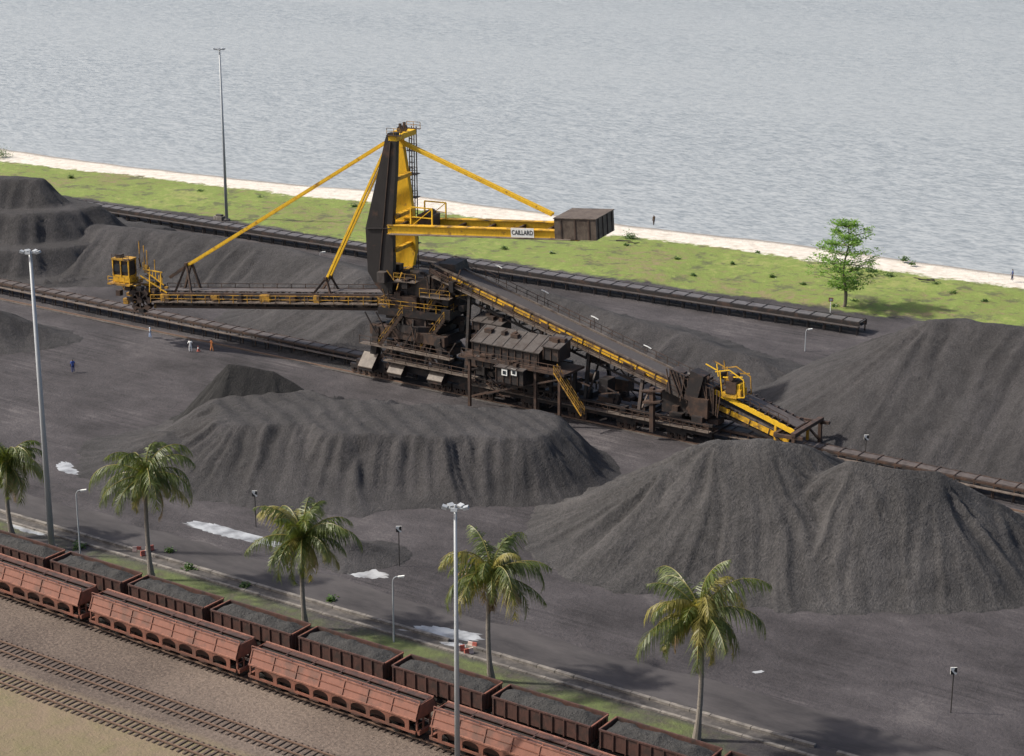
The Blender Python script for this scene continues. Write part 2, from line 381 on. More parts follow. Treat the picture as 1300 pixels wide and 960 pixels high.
pile("ore_stockpile","long black ore ridge below the slewing boom",
  [(g(100,282,6.5),g(250,296,6.2),.5,1),(g(250,296,6.2),g(380,318,5.6),.45,1),(g(380,318,5.6),g(470,345,5.5),.45,1),(g(380,370,3.5),g(470,400,4),.4,1)],cell=.5,seed=61,gull=.8,mat='ore')
pile("ore_stockpile","low dark ore ridge along the seaward conveyor",
  [(g(600,345,5.2),g(680,368,5),.55,.6),(g(680,368,5),g(800,402,4.5),.5,.6),(g(800,402,4.5),g(960,452,2.6),.45,.8)],cell=.5,seed=71,gull=.75)
pile("ore_heap","small tipped heap of dark ore on the yard floor",[(g(455,690,1.6),g(475,692,1.3),.6,.3)],cell=.25,seed=81,gull=.2,lump=.15,group="small tipped ore heaps")
pile("ore_heap","small tipped heap of dark ore on the yard floor",[(g(1285,655,1.9),g(1310,660,1.9),.55,.4)],cell=.25,seed=83,gull=.2,lump=.15,group="small tipped ore heaps")
# ------------------------------------------------------------------ puddles, kerbs
m=NT("puddle_water"); m.col(m.mix(m.step(m.noise(.5,5),.3,.6),(.14,.138,.14),(.42,.43,.44))); m.rough(.12); M['puddle']=m.m
def puddle(pts,seed):
    w=[G(*p,.006) for p in pts]; c0=sum(w,Vector())/len(w); out=[]
    n=len(w)
    for i in range(n):
        for k in range(10):
            a,b,c,d=w[(i-1)%n],w[i],w[(i+1)%n],w[(i+2)%n]; t=k/10
            p=.5*((2*b)+(c-a)*t+(2*a-5*b+4*c-d)*t*t+(3*b-a-3*c+d)*t**3)
            r=1+float(vnoise(i*2.3+k*.9,seed))*.3+float(vnoise(i*5.3+k*1.9,seed+2))*.16; out.append(c0+(p-c0)*r)
    me=bpy.data.meshes.new("puddle"); me.from_pydata([tuple(p) for p in out],[],[tuple(range(len(out)))])
    me.materials.append(M['puddle']); o=bpy.data.objects.new("puddle",me); COL.objects.link(o); tag(o,kind="structure")
puddle([(236,665),(262,664),(298,673),(350,688),(342,692),(298,684),(262,675)],1)
puddle([(418,718),(448,715),(486,727),(490,733),(462,734),(436,727)],2)
puddle([(512,799),(535,794),(575,798),(608,806),(603,813),(560,810),(532,804)],3)
puddle([(558,815),(578,816),(594,820),(585,822),(566,819)],7)
puddle([(70,590),(86,587),(98,594),(120,597),(114,602),(94,602),(78,598)],4)
puddle([(955,853),(967,851),(970,853),(960,855)],5)
puddle([(10,664),(30,668),(60,676),(50,679),(24,673)],6)
rdir=pd; rn=pn
def RW(s,o,z=0): return pa+rdir*s+rn*o+Vector((0,0,z))
rk=random.Random(8)
for i,(o,w,h) in enumerate(((2.9,.34,.16),(4.6,.4,.24))):
    b=MB()
    for k in range(-44,68):
        if rk.random()<.03: continue
        b.beam(RW(k*2+.03,o+rk.uniform(-.03,.03),h/2+rk.uniform(-.02,.01)),RW(k*2+1.97,o+rk.uniform(-.03,.03),h/2+rk.uniform(-.02,.01)),w,h,'concrete')
    tag(b.obj("kerb"),kind="structure")
b=MB(); b.add([RW(-90,3.1,.004),RW(136,3.1,.004),RW(136,4.4,.004),RW(-90,4.4,.004)],[(0,1,2,3)],'channel'); tag(b.obj("drainage_channel"),kind="structure")
m=NT("worn_asphalt"); m.col(m.ramp(m.noise(.3,7,.7,stretch=(.35,1,1)),[(.35,(.028,.025,.027)),(.65,(.068,.061,.062))])); m.rough(.88); m.bump(m.noise(6,3),.03,.5); M['asphalt']=m.m
b=MB(); vs=[];n=141
for k in range(n): vs+= [RW(-120+k*2,5.2+.5*float(vnoise(k*.4,1)),.004),RW(-120+k*2,10.5+1.6*float(fbm(k*.35,5)),.004)]
b.add(vs,[(2*k,2*k+2,2*k+3,2*k+1) for k in range(n-1)],'asphalt'); tag(b.obj("road"),kind="structure")
# ------------------------------------------------------------------ rail tracks
def track(p,dr,L0,L1,gauge=1.435):
    b=MB(); n=Vector((-dr.y,dr.x,0)); z=Vector((0,0,1))
    for sg in (-1,1):
        b.beam(p+n*sg*gauge/2+dr*L0+z*.2,p+n*sg*gauge/2+dr*L1+z*.2,.09,.14,'rail')
    k=L0
    while k<L1:
        j=random.uniform(-.05,.05); b.beam(p+dr*(k+j)-n*1.25+z*.03,p+dr*k+n*1.25+z*.03,.22,.14,'sleeper'); k+=.7
    return tag(b.obj("rail_track"),kind="structure")
dc0=G(163,742,2.9); dcd=(G(497,845,2.9)-G(65,712,2.9)); dcd.z=0; dcd.normalize(); dcn=Vector((-dcd.y,dcd.x,0))
dang=math.atan2(dcd.y,dcd.x)
dcent=Vector((dc0.x,dc0.y,0))+dcn*1.38
rc0=G(112,757,3.7); rc1=G(315,825,3.7); rcd=(rc1-rc0); rcd.z=0; rpitch=rcd.length; rcd.normalize(); rcn=Vector((-rcd.y,rcd.x,0)); rang=math.atan2(rcd.y,rcd.x)
rcent=Vector((rc0.x,rc0.y,0))+rcn*1.45
track(dcent,dcd,-60,110); track(rcent,rcd,-60,110)
tA=G(0,822); track(tA,dcd,-60,90); track(tA-dcn*4.6,dcd,-60,90)
def bogie_parts(root,xc,wheel_me,wb=1.8):
    b=MB()
    for sg in (-1,1):
        b.box(-wb/2-.35,wb/2+.35,sg*.95-.07,sg*.95+.07,.5,.75,'wblack')
        for x in (-wb/2,wb/2): b.box(x-.16,x+.16,sg*1.02-.1,sg*1.02+.1,.42,.62,'wblack')
    b.box(-.25,.25,-.9,.9,.55,.85,'wblack')
    bg=b.obj("bogie",root); bg.location=(xc,0,.22)
    for x in (-wb/2,wb/2):
        for sg in (-1,1):
            w=bpy.data.objects.new("wheel",wheel_me); COL.objects.link(w); w.parent=bg; w.location=(x,sg*.75,.46)
b=MB(); b.tube((0,-.06,0),(0,.06,0),.46,.46,'wblack',16); b.tube((0,-.09,0),(0,.09,0),.2,.2,'rail',10); wo=b.obj("wheel"); wheel_me=wo.data; bpy.data.objects.remove(wo)
def dark_wagon():
    r=empty("ore_wagon",(0,0,0),label="dark maroon open ore wagon filled with black ore",category="railway wagon",group="loaded ore wagons standing in a row")
    L=9.9; w=1.36
    b=MB()
    for sg in (-1,1):
        b.box(-L/2,L/2,sg*w-.05,sg*w+.05,1.35,2.9,'wdark')
        b.box(-L/2-.04,L/2+.04,sg*(w+.05)-.07,sg*(w+.05)+.07,2.8,2.95,'wdark')
        for i in range(9):
            x=-L/2+.15+i*(L-.3)/8; b.box(x-.06,x+.06,sg*(w+.1)-.06,sg*(w+.1)+.06,1.3,2.8,'wdark')
        b.box(sg*L/2-.05,sg*L/2+.05,-w,w,1.35,2.9,'wdark')
        b.box(sg*(L/2+.06)-.07,sg*(L/2+.06)+.07,-w,w,2.78,2.93,'wred')
        for y in (-.9,-.3,.3,.9): b.box(sg*(L/2+.1)-.06,sg*(L/2+.1)+.06,y-.05,y+.05,1.3,2.75,'wdark')
    b.box(-L/2,L/2,-w,w,1.3,1.4,'wdark')
    b.obj("wagon_body",r)
    b=MB(); b.box(-L/2-.1,L/2+.1,-.9,-.7,1.0,1.28,'wblack'); b.box(-L/2-.1,L/2+.1,.7,.9,1.0,1.28,'wblack')
    for sg in (-1,1):
        b.box(sg*(L/2+.1)-.12,sg*(L/2+.1)+.12,-1.3,1.3,.98,1.28,'wblack'); b.box(min(sg*L/2,sg*(L/2+.5)),max(sg*L/2,sg*(L/2+.5)),-.12,.12,.95,1.2,'rail')
        for i in range(4): b.box(-2+i*1.2,-1.4+i*1.2,sg*.9-.3,sg*.9+.3,.7,1.0,'wblack')
    b.obj("underframe",r)
    for x in (-3.1,3.1): bogie_parts(r,x,wheel_me)
    return r
def load_mesh(seed):
    L=9.75; w=1.28; nx,ny=60,16; xs=np.linspace(-L/2,L/2,nx); ys=np.linspace(-w,w,ny); X,Y=np.meshgrid(xs,ys)
    Z=2.6+.6*np.clip(1-(np.abs(Y)/w)**1.5,0,1)*np.clip((L/2-np.abs(X))/1.5,0,1)**.8+fbm(X*.9,Y*.9,seed)*.28
    Z=np.where((np.abs(X)>L/2-.01)|(np.abs(Y)>w-.01),2.4,Z)
    idx=np.arange(nx*ny).reshape(ny,nx); Fq=np.stack([idx[:-1,:-1].ravel(),idx[:-1,1:].ravel(),idx[1:,1:].ravel(),idx[1:,:-1].ravel()],1)
    me=bpy.data.meshes.new("ore_load"); me.from_pydata(np.stack([X.ravel(),Y.ravel(),Z.ravel()],1).tolist(),[],Fq.tolist()); me.materials.append(M['oreload'])
    me.polygons.foreach_set("use_smooth",[True]*len(me.polygons)); return me
lms=[load_mesh(k) for k in (5,9,17)]
tmpl=dark_wagon(); first=True
for k in range(-2,8):
    loc=dcent+dcd*(4.95+10.83*k)
    if first: tmpl.location=loc; tmpl.rotation_euler=(0,0,dang); first=False
    else: dup(tmpl,loc,dang)
    o=bpy.data.objects.new("ore_load",lms[k%3]); COL.objects.link(o); o.location=loc; o.rotation_euler=(0,0,dang+(math.pi if k%2 else 0))
    tag(o,label="heaped black ore filling an open wagon",category="ore",group="ore loads in the wagons")
def red_wagon(L):
    r=empty("hopper_wagon",(0,0,0),label="dusty faded red hopper wagon with sloped sides and arched openings",category="railway wagon",group="red hopper wagons standing in a row")
    w=1.45; wt=.95; zt=3.55; zs=2.35; b=MB()
    for sg in (-1,1):
        b.prism([(-L/2,sg*w,zs),(-L/2,sg*wt,zt),(-L/2,sg*(wt-.06),zt),(-L/2,sg*(w-.06),zs)],(L,0,0),'wred')
        b.box(-L/2,L/2,sg*wt-.07,sg*wt+.07,zt-.02,zt+.1,'wredlight')
        b.box(-L/2,L/2,sg*(w+.03)-.07,sg*(w+.03)+.07,zs-.1,zs+.04,'wredlight')
        for i in range(8):
            x=-L/2+.1+i*(L-.2)/7; b.beam((x,sg*(w+.03),zs),(x,sg*(wt+.03),zt),.1,.1,'wred')
        b.beam((-L/2,sg*(w*.5+wt*.5+.03),(zs+zt)/2),(L/2,sg*(w*.5+wt*.5+.03),(zs+zt)/2),.07,.07,'wred')
        b.add([(-L/2+1,sg*(w-.05),zs),(L/2-1,sg*(w-.05),zs),(L/2-1.6,sg*.8,1.2),(-L/2+1.6,sg*.8,1.2)],[(0,1,2,3)],'wdark')
        b.box(-L/2+.1,L/2-.1,sg*(w)-.07,sg*(w)+.07,1.05,1.25,'wred')
        n=8; span=(L-2.0)/n; top=zs-.1
        for i in range(n+1):
            x=-L/2+1.0+i*span
            b.box(x-.22,x+.22,sg*w-.05,sg*w+.05,1.25,top,'wred')
            if i<n:
                cx=x+span/2; ri=span/2-.22; pts=[(x+.22,sg*w-.04,top)]
                for q in range(9):
                    a=math.pi-math.pi*q/8; pts.append((cx+ri*math.cos(a),sg*w-.04,1.72+.4*math.sin(a)))
                pts.append((x+span-.22,sg*w-.04,top)); b.prism(pts,(0,.08,0),'wred')
        b.add([(sg*L/2,-w,zs),(sg*L/2,w,zs),(sg*(L/2-1.6),.8,1.2),(sg*(L/2-1.6),-.8,1.2)],[(0,1,2,3)],'wdark')
        xa,xb=sorted((sg*L/2-sg*.06,sg*L/2)); b.prism([(xa,-w,zs),(xa,w,zs),(xa,wt,zt),(xa,-wt,zt)],(xb-xa,0,0),'wred')
        for y in (-1.3,-.45,.45,1.3): b.beam((sg*(L/2-.05),y,2.3),(sg*(L/2-.05),y,1.3),.12,.12,'wred')
    for i in range(6):
        x0=-L/2+.15+i*(L-.3)/6; x1=x0+(L-.3)/6-.12
        for sg in (-1,1): b.box(x0,x1,min(sg*.3,sg*.9),max(sg*.3,sg*.9),zt-.06,zt+.02,'wdark')
        b.box(x1,x1+.12,-.9,.9,zt-.08,zt-.01,'wdark')
    b.box(-L/2+.1,L/2-.1,-.3,.3,zt-.3,zt-.2,'wblack')
    b.box(-L/2+1.4,L/2-1.4,-.75,.75,1.15,1.25,'wdark')
    b.obj("hopper_body",r)
    b=MB()
    b.beam((-L/2,-wt,3.9),(L/2,-wt,3.9),.07,.07,'wredlight')
    for i in range(13): 
        x=-L/2+i*L/12; b.beam((x,-wt,3.6),(x,-wt,3.9),.06,.06,'wredlight')
    b.obj("top_rail",r)
    b=MB(); 
    for sg in (-1,1):
        b.box(-L/2,L/2,sg*.45-.1,sg*.45+.1,.85,1.13,'wblack')
        b.box(sg*(L/2+.1)-.13,sg*(L/2+.1)+.13,-1.35,1.35,.95,1.3,'wred'); b.box(min(sg*L/2,sg*(L/2+.6)),max(sg*L/2,sg*(L/2+.6)),-.12,.12,.95,1.2,'rail')
        for i in range(5):
            x=-L/4+i*L/8; b.box(x-.55,x+.55,sg*.6-.3,sg*.6+.3,.5,.95,'wdark')
        b.rail((sg*(L/2-.1),-1.35,1.35),(sg*(L/2-.1),1.35,1.35),.9,3,'wredlight',.05)
    b.obj("underframe",r)
    for x in (-L/2+1.9,L/2-1.9): bogie_parts(r,x,wheel_me)
    return r
RL=rpitch-1.5
tmpl=red_wagon(RL); first=True
for k in (-2,-1,0,1,2,3):
    loc=rcent+rcd*(RL/2+rpitch*k)
    if first: tmpl.location=loc; tmpl.rotation_euler=(0,0,rang); first=False
    else: dup(tmpl,loc,rang)
# ------------------------------------------------------------------ belt conveyors
def conveyor(a,b_,zt,wd,label,topmat,sidemat,dx=3.0,wall=.0,wallmat='black',fr='brown',wk='walk'):
    a=Vector((a.x,a.y,0)); b_=Vector((b_.x,b_.y,0)); d=(b_-a); L=d.length; d.normalize(); n=Vector((-d.y,d.x,0)); z=Vector((0,0,1))
    r=empty("belt_conveyor",a,label=label,category="conveyor",group="long belt conveyors across the yard")
    m=MB(); m.obox((a+b_)/2+z*(zt+.02),d*L/2,n*wd*.36,z*.03,topmat)
    m.obox((a+b_)/2+z*(zt-.55),d*L/2,n*wd*.3,z*.02,'darkbelt'); m.obj("belt",r,a)
    m=MB()
    for sg in (-1,1):
        m.obox((a+b_)/2+n*sg*wd*.5+z*(zt-.1),d*L/2,n*.09,z*.14,sidemat)
        m.obox((a+b_)/2+n*sg*wd*.5+z*(zt-.68),d*L/2,n*.05,z*.06,fr)
        if wall: m.obox((a+b_)/2+n*sg*wd*.53+z*(zt-.42),d*L/2,n*.03,z*wall,wallmat)
    k=0
    while k<L:
        p=a+d*k
        for sg in (-1,1): m.beam(p+n*sg*wd*.5,p+n*sg*wd*.5+z*(zt+.12),.16,.16,fr)
        m.beam(p-n*wd*.5+z*(zt-.2),p+n*wd*.5+z*(zt-.2),.12,.12,fr)
        m.beam(p-n*wd*.45+z*(zt+.1),p+n*wd*.45+z*(zt+.1),.1,.06,fr); k+=dx
    m.obj("support_frame",r,a)
    m=MB(); m.obox((a+b_)/2-n*(wd*.5+.6)+z*(zt-.5),d*L/2,n*.3,z*.04,wk)
    k=0
    while k<L:
        p=a+d*k-n*(wd*.5+.6); m.beam(p,p+z*(zt-.5),.1,.1,'black'); k+=dx
    m.obj("walkway",r,a)
    return r
aa=W(-320,0,0); bb=W(190,0,0)
conveyor(aa,bb,1.7,1.9,"long ground-level belt conveyor with dusty brown frame between machine rails","belt","brown",dx=2.4)
ca=G(150,266,1.5); cb=G(1100,411,1.5); cdv=(cb-ca).normalized()
conveyor(ca-cdv*160,cb-cdv*0.5,1.8,2.6,"long low black belt conveyor running along the grass strip","greybelt","black",dx=2.6,wall=.42,fr='black',wk='greysteel')
for o in (-3.6,3.6):
    b=MB(); b.beam(W(-320,o,.16),W(190,o,.16),.12,.2,'rail'); b.beam(W(-320,o,.03),W(190,o,.03),.9,.08,'channel'); tag(b.obj("rail_track"),kind="structure")
# ------------------------------------------------------------------ stacker reclaimer
mach=empty("bucket_wheel_reclaimer",P0,label="huge yellow and black bucket wheel stacker reclaimer straddling the main conveyor",category="stacker reclaimer")
z=Vector((0,0,1))
b=MB()
for s in (-6,6):
    for o in (-3.6,3.6):
        b.beam(W(s,o,1.8),W(s*.85,o,7.2),1.1,1.0,'black')
        b.beam(W(s*.95,o,2.2),W(s*.2,o,6.6),.45,.45,'brown')
    b.beam(W(s*.85,-4.2,6.9),W(s*.85,4.2,6.9),1.0,1.2,'black'); 
for o in (-3.6,3.6):
    b.beam(W(-6.2,o,7.0),W(6.2,o,7.0),.9,1.3,'brown'); b.beam(W(-7.5,o,2.2),W(11,o,2.2),.6,.8,'black')
b.tube(W(0,0,7.4),W(0,0,8.4),4.3,4.3,'black',28); b.tube(W(0,0,8.4),W(0,0,9.3),3.6,3.6,'brown',28)
b.tube(W(0,0,3.2),W(0,0,7.4),1.5,2.6,'black',14)
for k in range(14):
    a=2*math.pi*k/14; b.beam(W(4.1*math.cos(a),4.1*math.sin(a),6.4),W(3.7*math.cos(a),3.7*math.sin(a),9.2),.25,.25,'black')
for s0_,s1_,zz in ((-7,8,5.2),(-3,12,3.4)):
    b.obox(W((s0_+s1_)/2,-4.9,zz),c_*(s1_-s0_)/2,cp_*.5,z*.05,'walk'); b.rail(W(s0_,-5.35,zz),W(s1_,-5.35,zz),1.1,8,'brown')
random.seed(33)
for k in range(26):
    s=random.uniform(-6,10); b.obox(W(s,random.uniform(-3.4,3),random.uniform(2.6,8)),c_*random.uniform(.3,.9),cp_*random.uniform(.3,.9),z*random.uniform(.3,.7),random.choice(['black','black','brown']))
for k in range(16):
    s=random.uniform(-6,9); zz=random.uniform(2.4,7.5); b.beam(W(s,-4.5,zz),W(s+random.uniform(-3,3),-4.5,zz+random.uniform(-1,3)),.14,.14,random.choice(['brown','black']))
b.obj("gantry",mach,P0)
def bogiegroup(s,o,nw=4):
    m=MB(); L=nw*.95
    m.beam(W(s-L/2,o,1.25),W(s+L/2,o,1.25),.5,.55,'black'); m.beam(W(s-.8,o,1.9),W(s+.8,o,1.9),.7,.8,'black')
    for i in range(nw):
        x=s-L/2+.48+i*.95
        m.tube(W(x,o-.16,.68),W(x,o+.16,.68),.42,.42,'brown',14); m.beam(W(x,o-.35,.9),W(x,o+.35,.9),.35,.3,'black')
    m.obj("travel_bogie",mach,P0)
for s in (-8,-4.6,5.2,9.2):
    for o in (-3.6,3.6): bogiegroup(s,o)
for (px,py) in ((468,455),(505,463),(556,472)):
    s,zz=T(px,py,-4.6); m=MB()
    m.prism([W(s-1.2,-5.5,zz-1.1),W(s+1.2,-5.5,zz-1.1),W(s+1.2,-4.0,zz+.6),W(s-1.2,-4.0,zz+.6)],(0,0,.12),'cw')
    m.prism([W(s-1.1,-5.4,zz-1.1),W(s-1.1,-4.05,zz+.5),W(s-1.1,-4.05,zz-1.5),W(s-1.1,-5.4,zz-1.5)],c_*2.2,'black')
    m.obj("drive_hood",mach,P0)
# superstructure
b=MB()
b.obox(S(0,0,9.9),d_*5.2,e_*3.6,z*.5,'black'); b.obox(S(-.6,.3,12.4),d_*3.3,e_*2.2,z*2.2,'black'); b.obox(S(-1.8,-2.7,11.2),d_*2.2,e_*.5,z*.9,'brown')
for o in (-3.6,3.6): b.rail(S(-5.2,o,10.4),S(5.2,o,10.4),1.1,6,'yellow_dirty')
b.rail(S(-5.2,-3.6,10.4),S(-5.2,3.6,10.4),1.1,4,'yellow_dirty'); b.rail(S(5.2,-3.6,10.4),S(5.2,3.6,10.4),1.1,4,'yellow_dirty')
b.obox(S(3.5,-3.6,12.6),d_*2.2,e_*.6,z*.05,'walk'); b.rail(S(1.3,-4.1,12.65),S(5.7,-4.1,12.65),1.1,3,'yellow_dirty')
b.obox(S(-.8,-3.7,14.4),d_*1.6,e_*.6,z*.05,'walk'); b.rail(S(-2.4,-4.2,14.4),S(.8,-4.2,14.4),1.1,2,'yellow_dirty')
random.seed(4)
for k in range(60):
    s=random.uniform(-4.5,6.8); o=random.uniform(-3.6,3); zz=random.uniform(8.5,15.2); q=[random.uniform(.25,.8) for _ in range(3)]
    b.obox(S(s,o,zz),d_*q[0],e_*q[1],z*q[2],random.choice(['black','black','black','brown','greysteel','brown']))
for k in range(34):
    s=random.uniform(-4,6.5); zz=random.uniform(8.5,14.5); b.beam(S(s,-3.4,zz),S(s+random.uniform(-2.5,2.5),-3.4,zz+random.uniform(-.5,2.5)),.14,.14,random.choice(['brown','black','yellow_dirty']))
b.obox(S(4.3,0,13.2),d_*1.8,e_*1.8,z*1.9,'black')
b.prism([S(2.5,-1.9,14.9),S(6.1,-1.9,14.9),S(5.4,-1.9,16.8),S(3.2,-1.9,16.8)],e_*3.8,'black')
for (s0_,z0,s1_,z1,o) in ((-4.8,5.3,-1.2,10,-4.2),(1.5,5.3,5,10,-4.4),(2,10.4,5,14.4,-3.2)):
    b.beam(S(s0_,o,z0),S(s1_,o,z1),.12,.3,'brown'); b.beam(S(s0_,o+.7,z0),S(s1_,o+.7,z1),.12,.3,'brown')
    for i in range(12):
        t=i/12; q=S(s0_+(s1_-s0_)*t,o,z0+(z1-z0)*t); b.beam(q,q+e_*.7,.28,.05,'walk')
    b.rail(S(s0_,o,z0),S(s1_,o,z1),1.0,5,'yellow_dirty')
b.obj("slewing_platform",mach,P0)
def plate(pix,off,th,mat):
    m=MB(); m.prism([SQ(px,py,off) for px,py in pix],e_*th,mat); return m
m=plate([(489,176),(492,169),(503,169),(502,215),(498,285),(499,330),(498,372),(488,374),(477,362),(467,345),(464,290)],-2.9,.9,'pylon')
m.beam(SQ(496,180,-2.9)+e_*-.05,SQ(482,345,-2.9)+e_*-.05,.18,.08,'brown')
m.beam(SQ(466,290,-2.9)+e_*-.05,SQ(497,290,-2.9)+e_*-.05,.3,.1,'pylon')
m.obj("pylon_leg",mach,P0)["label"]="rust streaked black pylon leg"
m=plate([(500,166),(508,166),(516,215),(525,280),(528,316),(524,338),(502,340),(490,300),(488,262),(494,215)],2.3,.8,'yellow')
m.beam(SQ(522,282,2.2),SQ(500,282,2.2),.2,.25,'yellow_worn')
m.obj("pylon_leg",mach,P0)["label"]="bright yellow pylon leg"
m=MB()
ts,tz=Q(498,172,-2.9)
m.obox(S(ts,0,tz-.4),d_*.6,e_*2.9,z*.35,'yellow'); m.beam(S(ts,-.6,tz-.1),S(ts,-.6,tz+1.2),.3,.3,'brown'); m.beam(S(ts,.6,tz-.1),S(ts,.6,tz+1.2),.3,.3,'brown')
m.obj("pylon_head",mach,P0)
for o in (-.6,.6):
    m=MB(); m.tube(S(ts,o-.15,tz+.4),S(ts,o+.15,tz+.4),.45,.45,'brown',14); m.obj("sheave",mach,P0)
for o in (-2.9,2.9):
    m=MB(); m.rail(S(ts-.8,o,tz+.1),S(ts+1.2,o,tz+.1),.8,2,'yellow_dirty',.06); m.beam(S(ts-.8,o,tz),S(ts+1.2,o,tz),.5,.08,'brown'); m.obj("handrail",mach,P0)
for zz in (tz-6,tz-11,tz-15.5,tz-19):
    m=MB(); m.beam(S(ts-.2,-2.3,zz),S(ts-.2,2.4,zz),.6,.5,'yellow_worn'); m.obj("cross_beam",mach,P0)
m=MB(); s1,z1=Q(519,332,2.5); s2,z2=Q(516,172,2.5)
for ds in (0,.7):
    for o in (3.3,4.0): m.beam(S(s1+ds,o,z1-4),S(s2+ds,o,z2+1),.11,.11,'brown')
for i in range(28):
    t=i/28; p=S(s1+(s2-s1)*t,3.3,z1-4+(z2-z1+5)*t); m.beam(p,p+d_*.7,.07,.07,'brown'); m.beam(p,p+e_*.7,.07,.07,'brown')
    if i%4==0: m.obox(p+d_*.35+e_*.35,d_*.7,e_*.7,z*.04,'walk'); m.rail(p-d_*.3,p+d_*1.1,1.0,2,'brown')
m.obj("access_ladder",mach,P0)
# counterweight arm
n0=Vector((*Q(498,291,-2.6),0)); n1_=Vector((*Q(728,298,-2.6),0))
adir=(S(n1_.x,0,n1_.y)-S(n0.x,0,n0.y)).normalized(); aup=adir.cross(e_)*-1
if aup.z<0: aup=-aup
m=MB()
for o in (-2.6,2.3):
    m.beam(S(n0.x-.5,o,n0.y),S(n1_.x+1,o,n1_.y),.7,1.05,'yellow')
    m.beam(S(n0.x-.5,o-.1,n0.y+.57),S(n1_.x+1,o-.1,n1_.y+.57),1.0,.1,'yellow_worn')
    m.beam(S(n0.x-.5,o-.1,n0.y-.57),S(n1_.x+1,o-.1,n1_.y-.57),1.0,.1,'yellow_dirty')
for i in range(7):
    t=i/6; s=n0.x+(n1_.x-n0.x)*t; zz=n0.y+(n1_.y-n0.y)*t; m.beam(S(s,-2.6,zz),S(s,2.3,zz),.3,.4,'brown')
    if i<6:
        s2_=n0.x+(n1_.x-n0.x)*(i+1)/6; m.beam(S(s,-2.6,zz),S(s2_,2.3,zz),.2,.2,'brown')
m.obj("counterweight_arm",mach,P0)
m=MB(); L=(S(n1_.x,0,n1_.y)-S(n0.x,0,n0.y)).length
m.obox(S(n0.x,-3.4,n0.y-.5)+adir*L*.5,adir*L*.5,e_*.4,aup*.04,'walk')
m.obj("arm_walkway",mach,P0)
m=MB()
sA,zA=Q(531,286,0); sB,zB=Q(558,286,0)
for o in (-2.2,2.0):
    for s in (sA,sB): m.beam(S(s,o,zA),S(s,o,zA+2.9),.16,.16,'yellow')
    m.beam(S(sA,o,zA+2.9),S(sB,o,zA+2.9),.16,.16,'yellow'); m.beam(S(sA,o,zA+1.6),S(sB,o,zA+1.6),.12,.12,'yellow'); m.beam(S(sA,o,zA+.3),S(sB,o,zA+2.9),.1,.1,'yellow')
m.obox(S((sA+sB)/2,0,zA+.9),d_*1.1,e_*1.2,z*.8,'brown'); m.tube(S((sA+sB)/2,-1.2,zA+1.6),S((sA+sB)/2,1.2,zA+1.6),.6,.6,'brown',12)
m.obj("winch_frame",mach,P0)
ks,kz=Q(704,303,-3.2); ks2,_=Q(757,305,-3.2)
wl=(ks2-ks)
cc=S((ks+ks2)/2,-.1,kz+1.45)
m=MB(); m.obox(cc,adir*wl/2,e_*3.2,aup*1.35,'cw')
m.obox(cc+aup*1.38,adir*(wl/2+.08),e_*3.3,aup*.05,'cw')
for o in (-1,1):
    for k in range(4): m.obox(cc+adir*(wl/2+.03)*o+e_*(-2.4+k*1.6),adir*.06,e_*.08,aup*1.3,'brown')
for k in range(3): m.obox(cc-e_*3.22+adir*(-wl/2+wl*(k+.5)/3),adir*.08,e_*.05,aup*1.3,'brown')
m.obj("counterweight",mach,P0)
# sign
sg0=Vector((*Q(652,299.5,-3.05),0)); sg1=Vector((*Q(681,300.5,-3.05),0)); sw=(sg1.x-sg0.x)
scn=S((sg0.x+sg1.x)/2,-3.9,(sg0.y+sg1.y)/2+.62)
m=MB(); m.obox(scn,adir*sw*.5,e_*.03,aup*.6,'white'); m.beam(scn-aup*.4,scn-aup*.4+e_*1.2,.1,.1,'brown'); m.beam(scn+aup*.4,scn+aup*.4+e_*1.2,.1,.1,'brown'); sign=m.obj("name_board",mach,P0); sign["label"]="white board lettered CAILLARD in black"
cu=bpy.data.curves.new("t",'FONT'); cu.body="CAILLARD"; cu.align_x='CENTER'; cu.align_y='CENTER'; cu.size=.84; cu.extrude=.01; cu.offset=.012
to=bpy.data.objects.new("t",cu); COL.objects.link(to); dg=bpy.context.evaluated_depsgraph_get(); dg.update()
tm=bpy.data.meshes.new_from_object(to.evaluated_get(dg)); tw=to.dimensions.x; bpy.data.objects.remove(to)
tm.materials.clear(); tm.materials.append(M['blackboard'])
lo=bpy.data.objects.new("lettering",tm); COL.objects.link(lo); lo.parent=sign
sxx=min(1,sw*.92/max(tw,.1)); mt=Matrix(((adir.x,aup.x,-e_.x,0),(adir.y,aup.y,-e_.y,0),(adir.z,aup.z,-e_.z,0),(0,0,0,1)))
lo.matrix_basis=Matrix.Translation(scn-e_*.045-P0)@mt@Matrix.Diagonal((sxx,1,1,1))
# stays
def stay(a,b2,oa,ob,w,h,mat='yellow'):
    m=MB(); m.beam(SQ(*a,0,oa),SQ(*b2,0,ob),w,h,mat); m.obj("stay_beam",mach,P0)
for o in (-.5,.5): stay((491,180),(240,336),o,o,.34,.38)
stay((240,336),(216,352),0,0,.4,.4,'brown')
stay((495,186),(417,353),-1.2,-.5,.28,.32); stay((489,196),(417,353),.4,.5,.22,.25)
stay((508,179),(702,272),-.3,-.3,.38,.45); stay((508,179),(702,272),.3,.3,.26,.34)
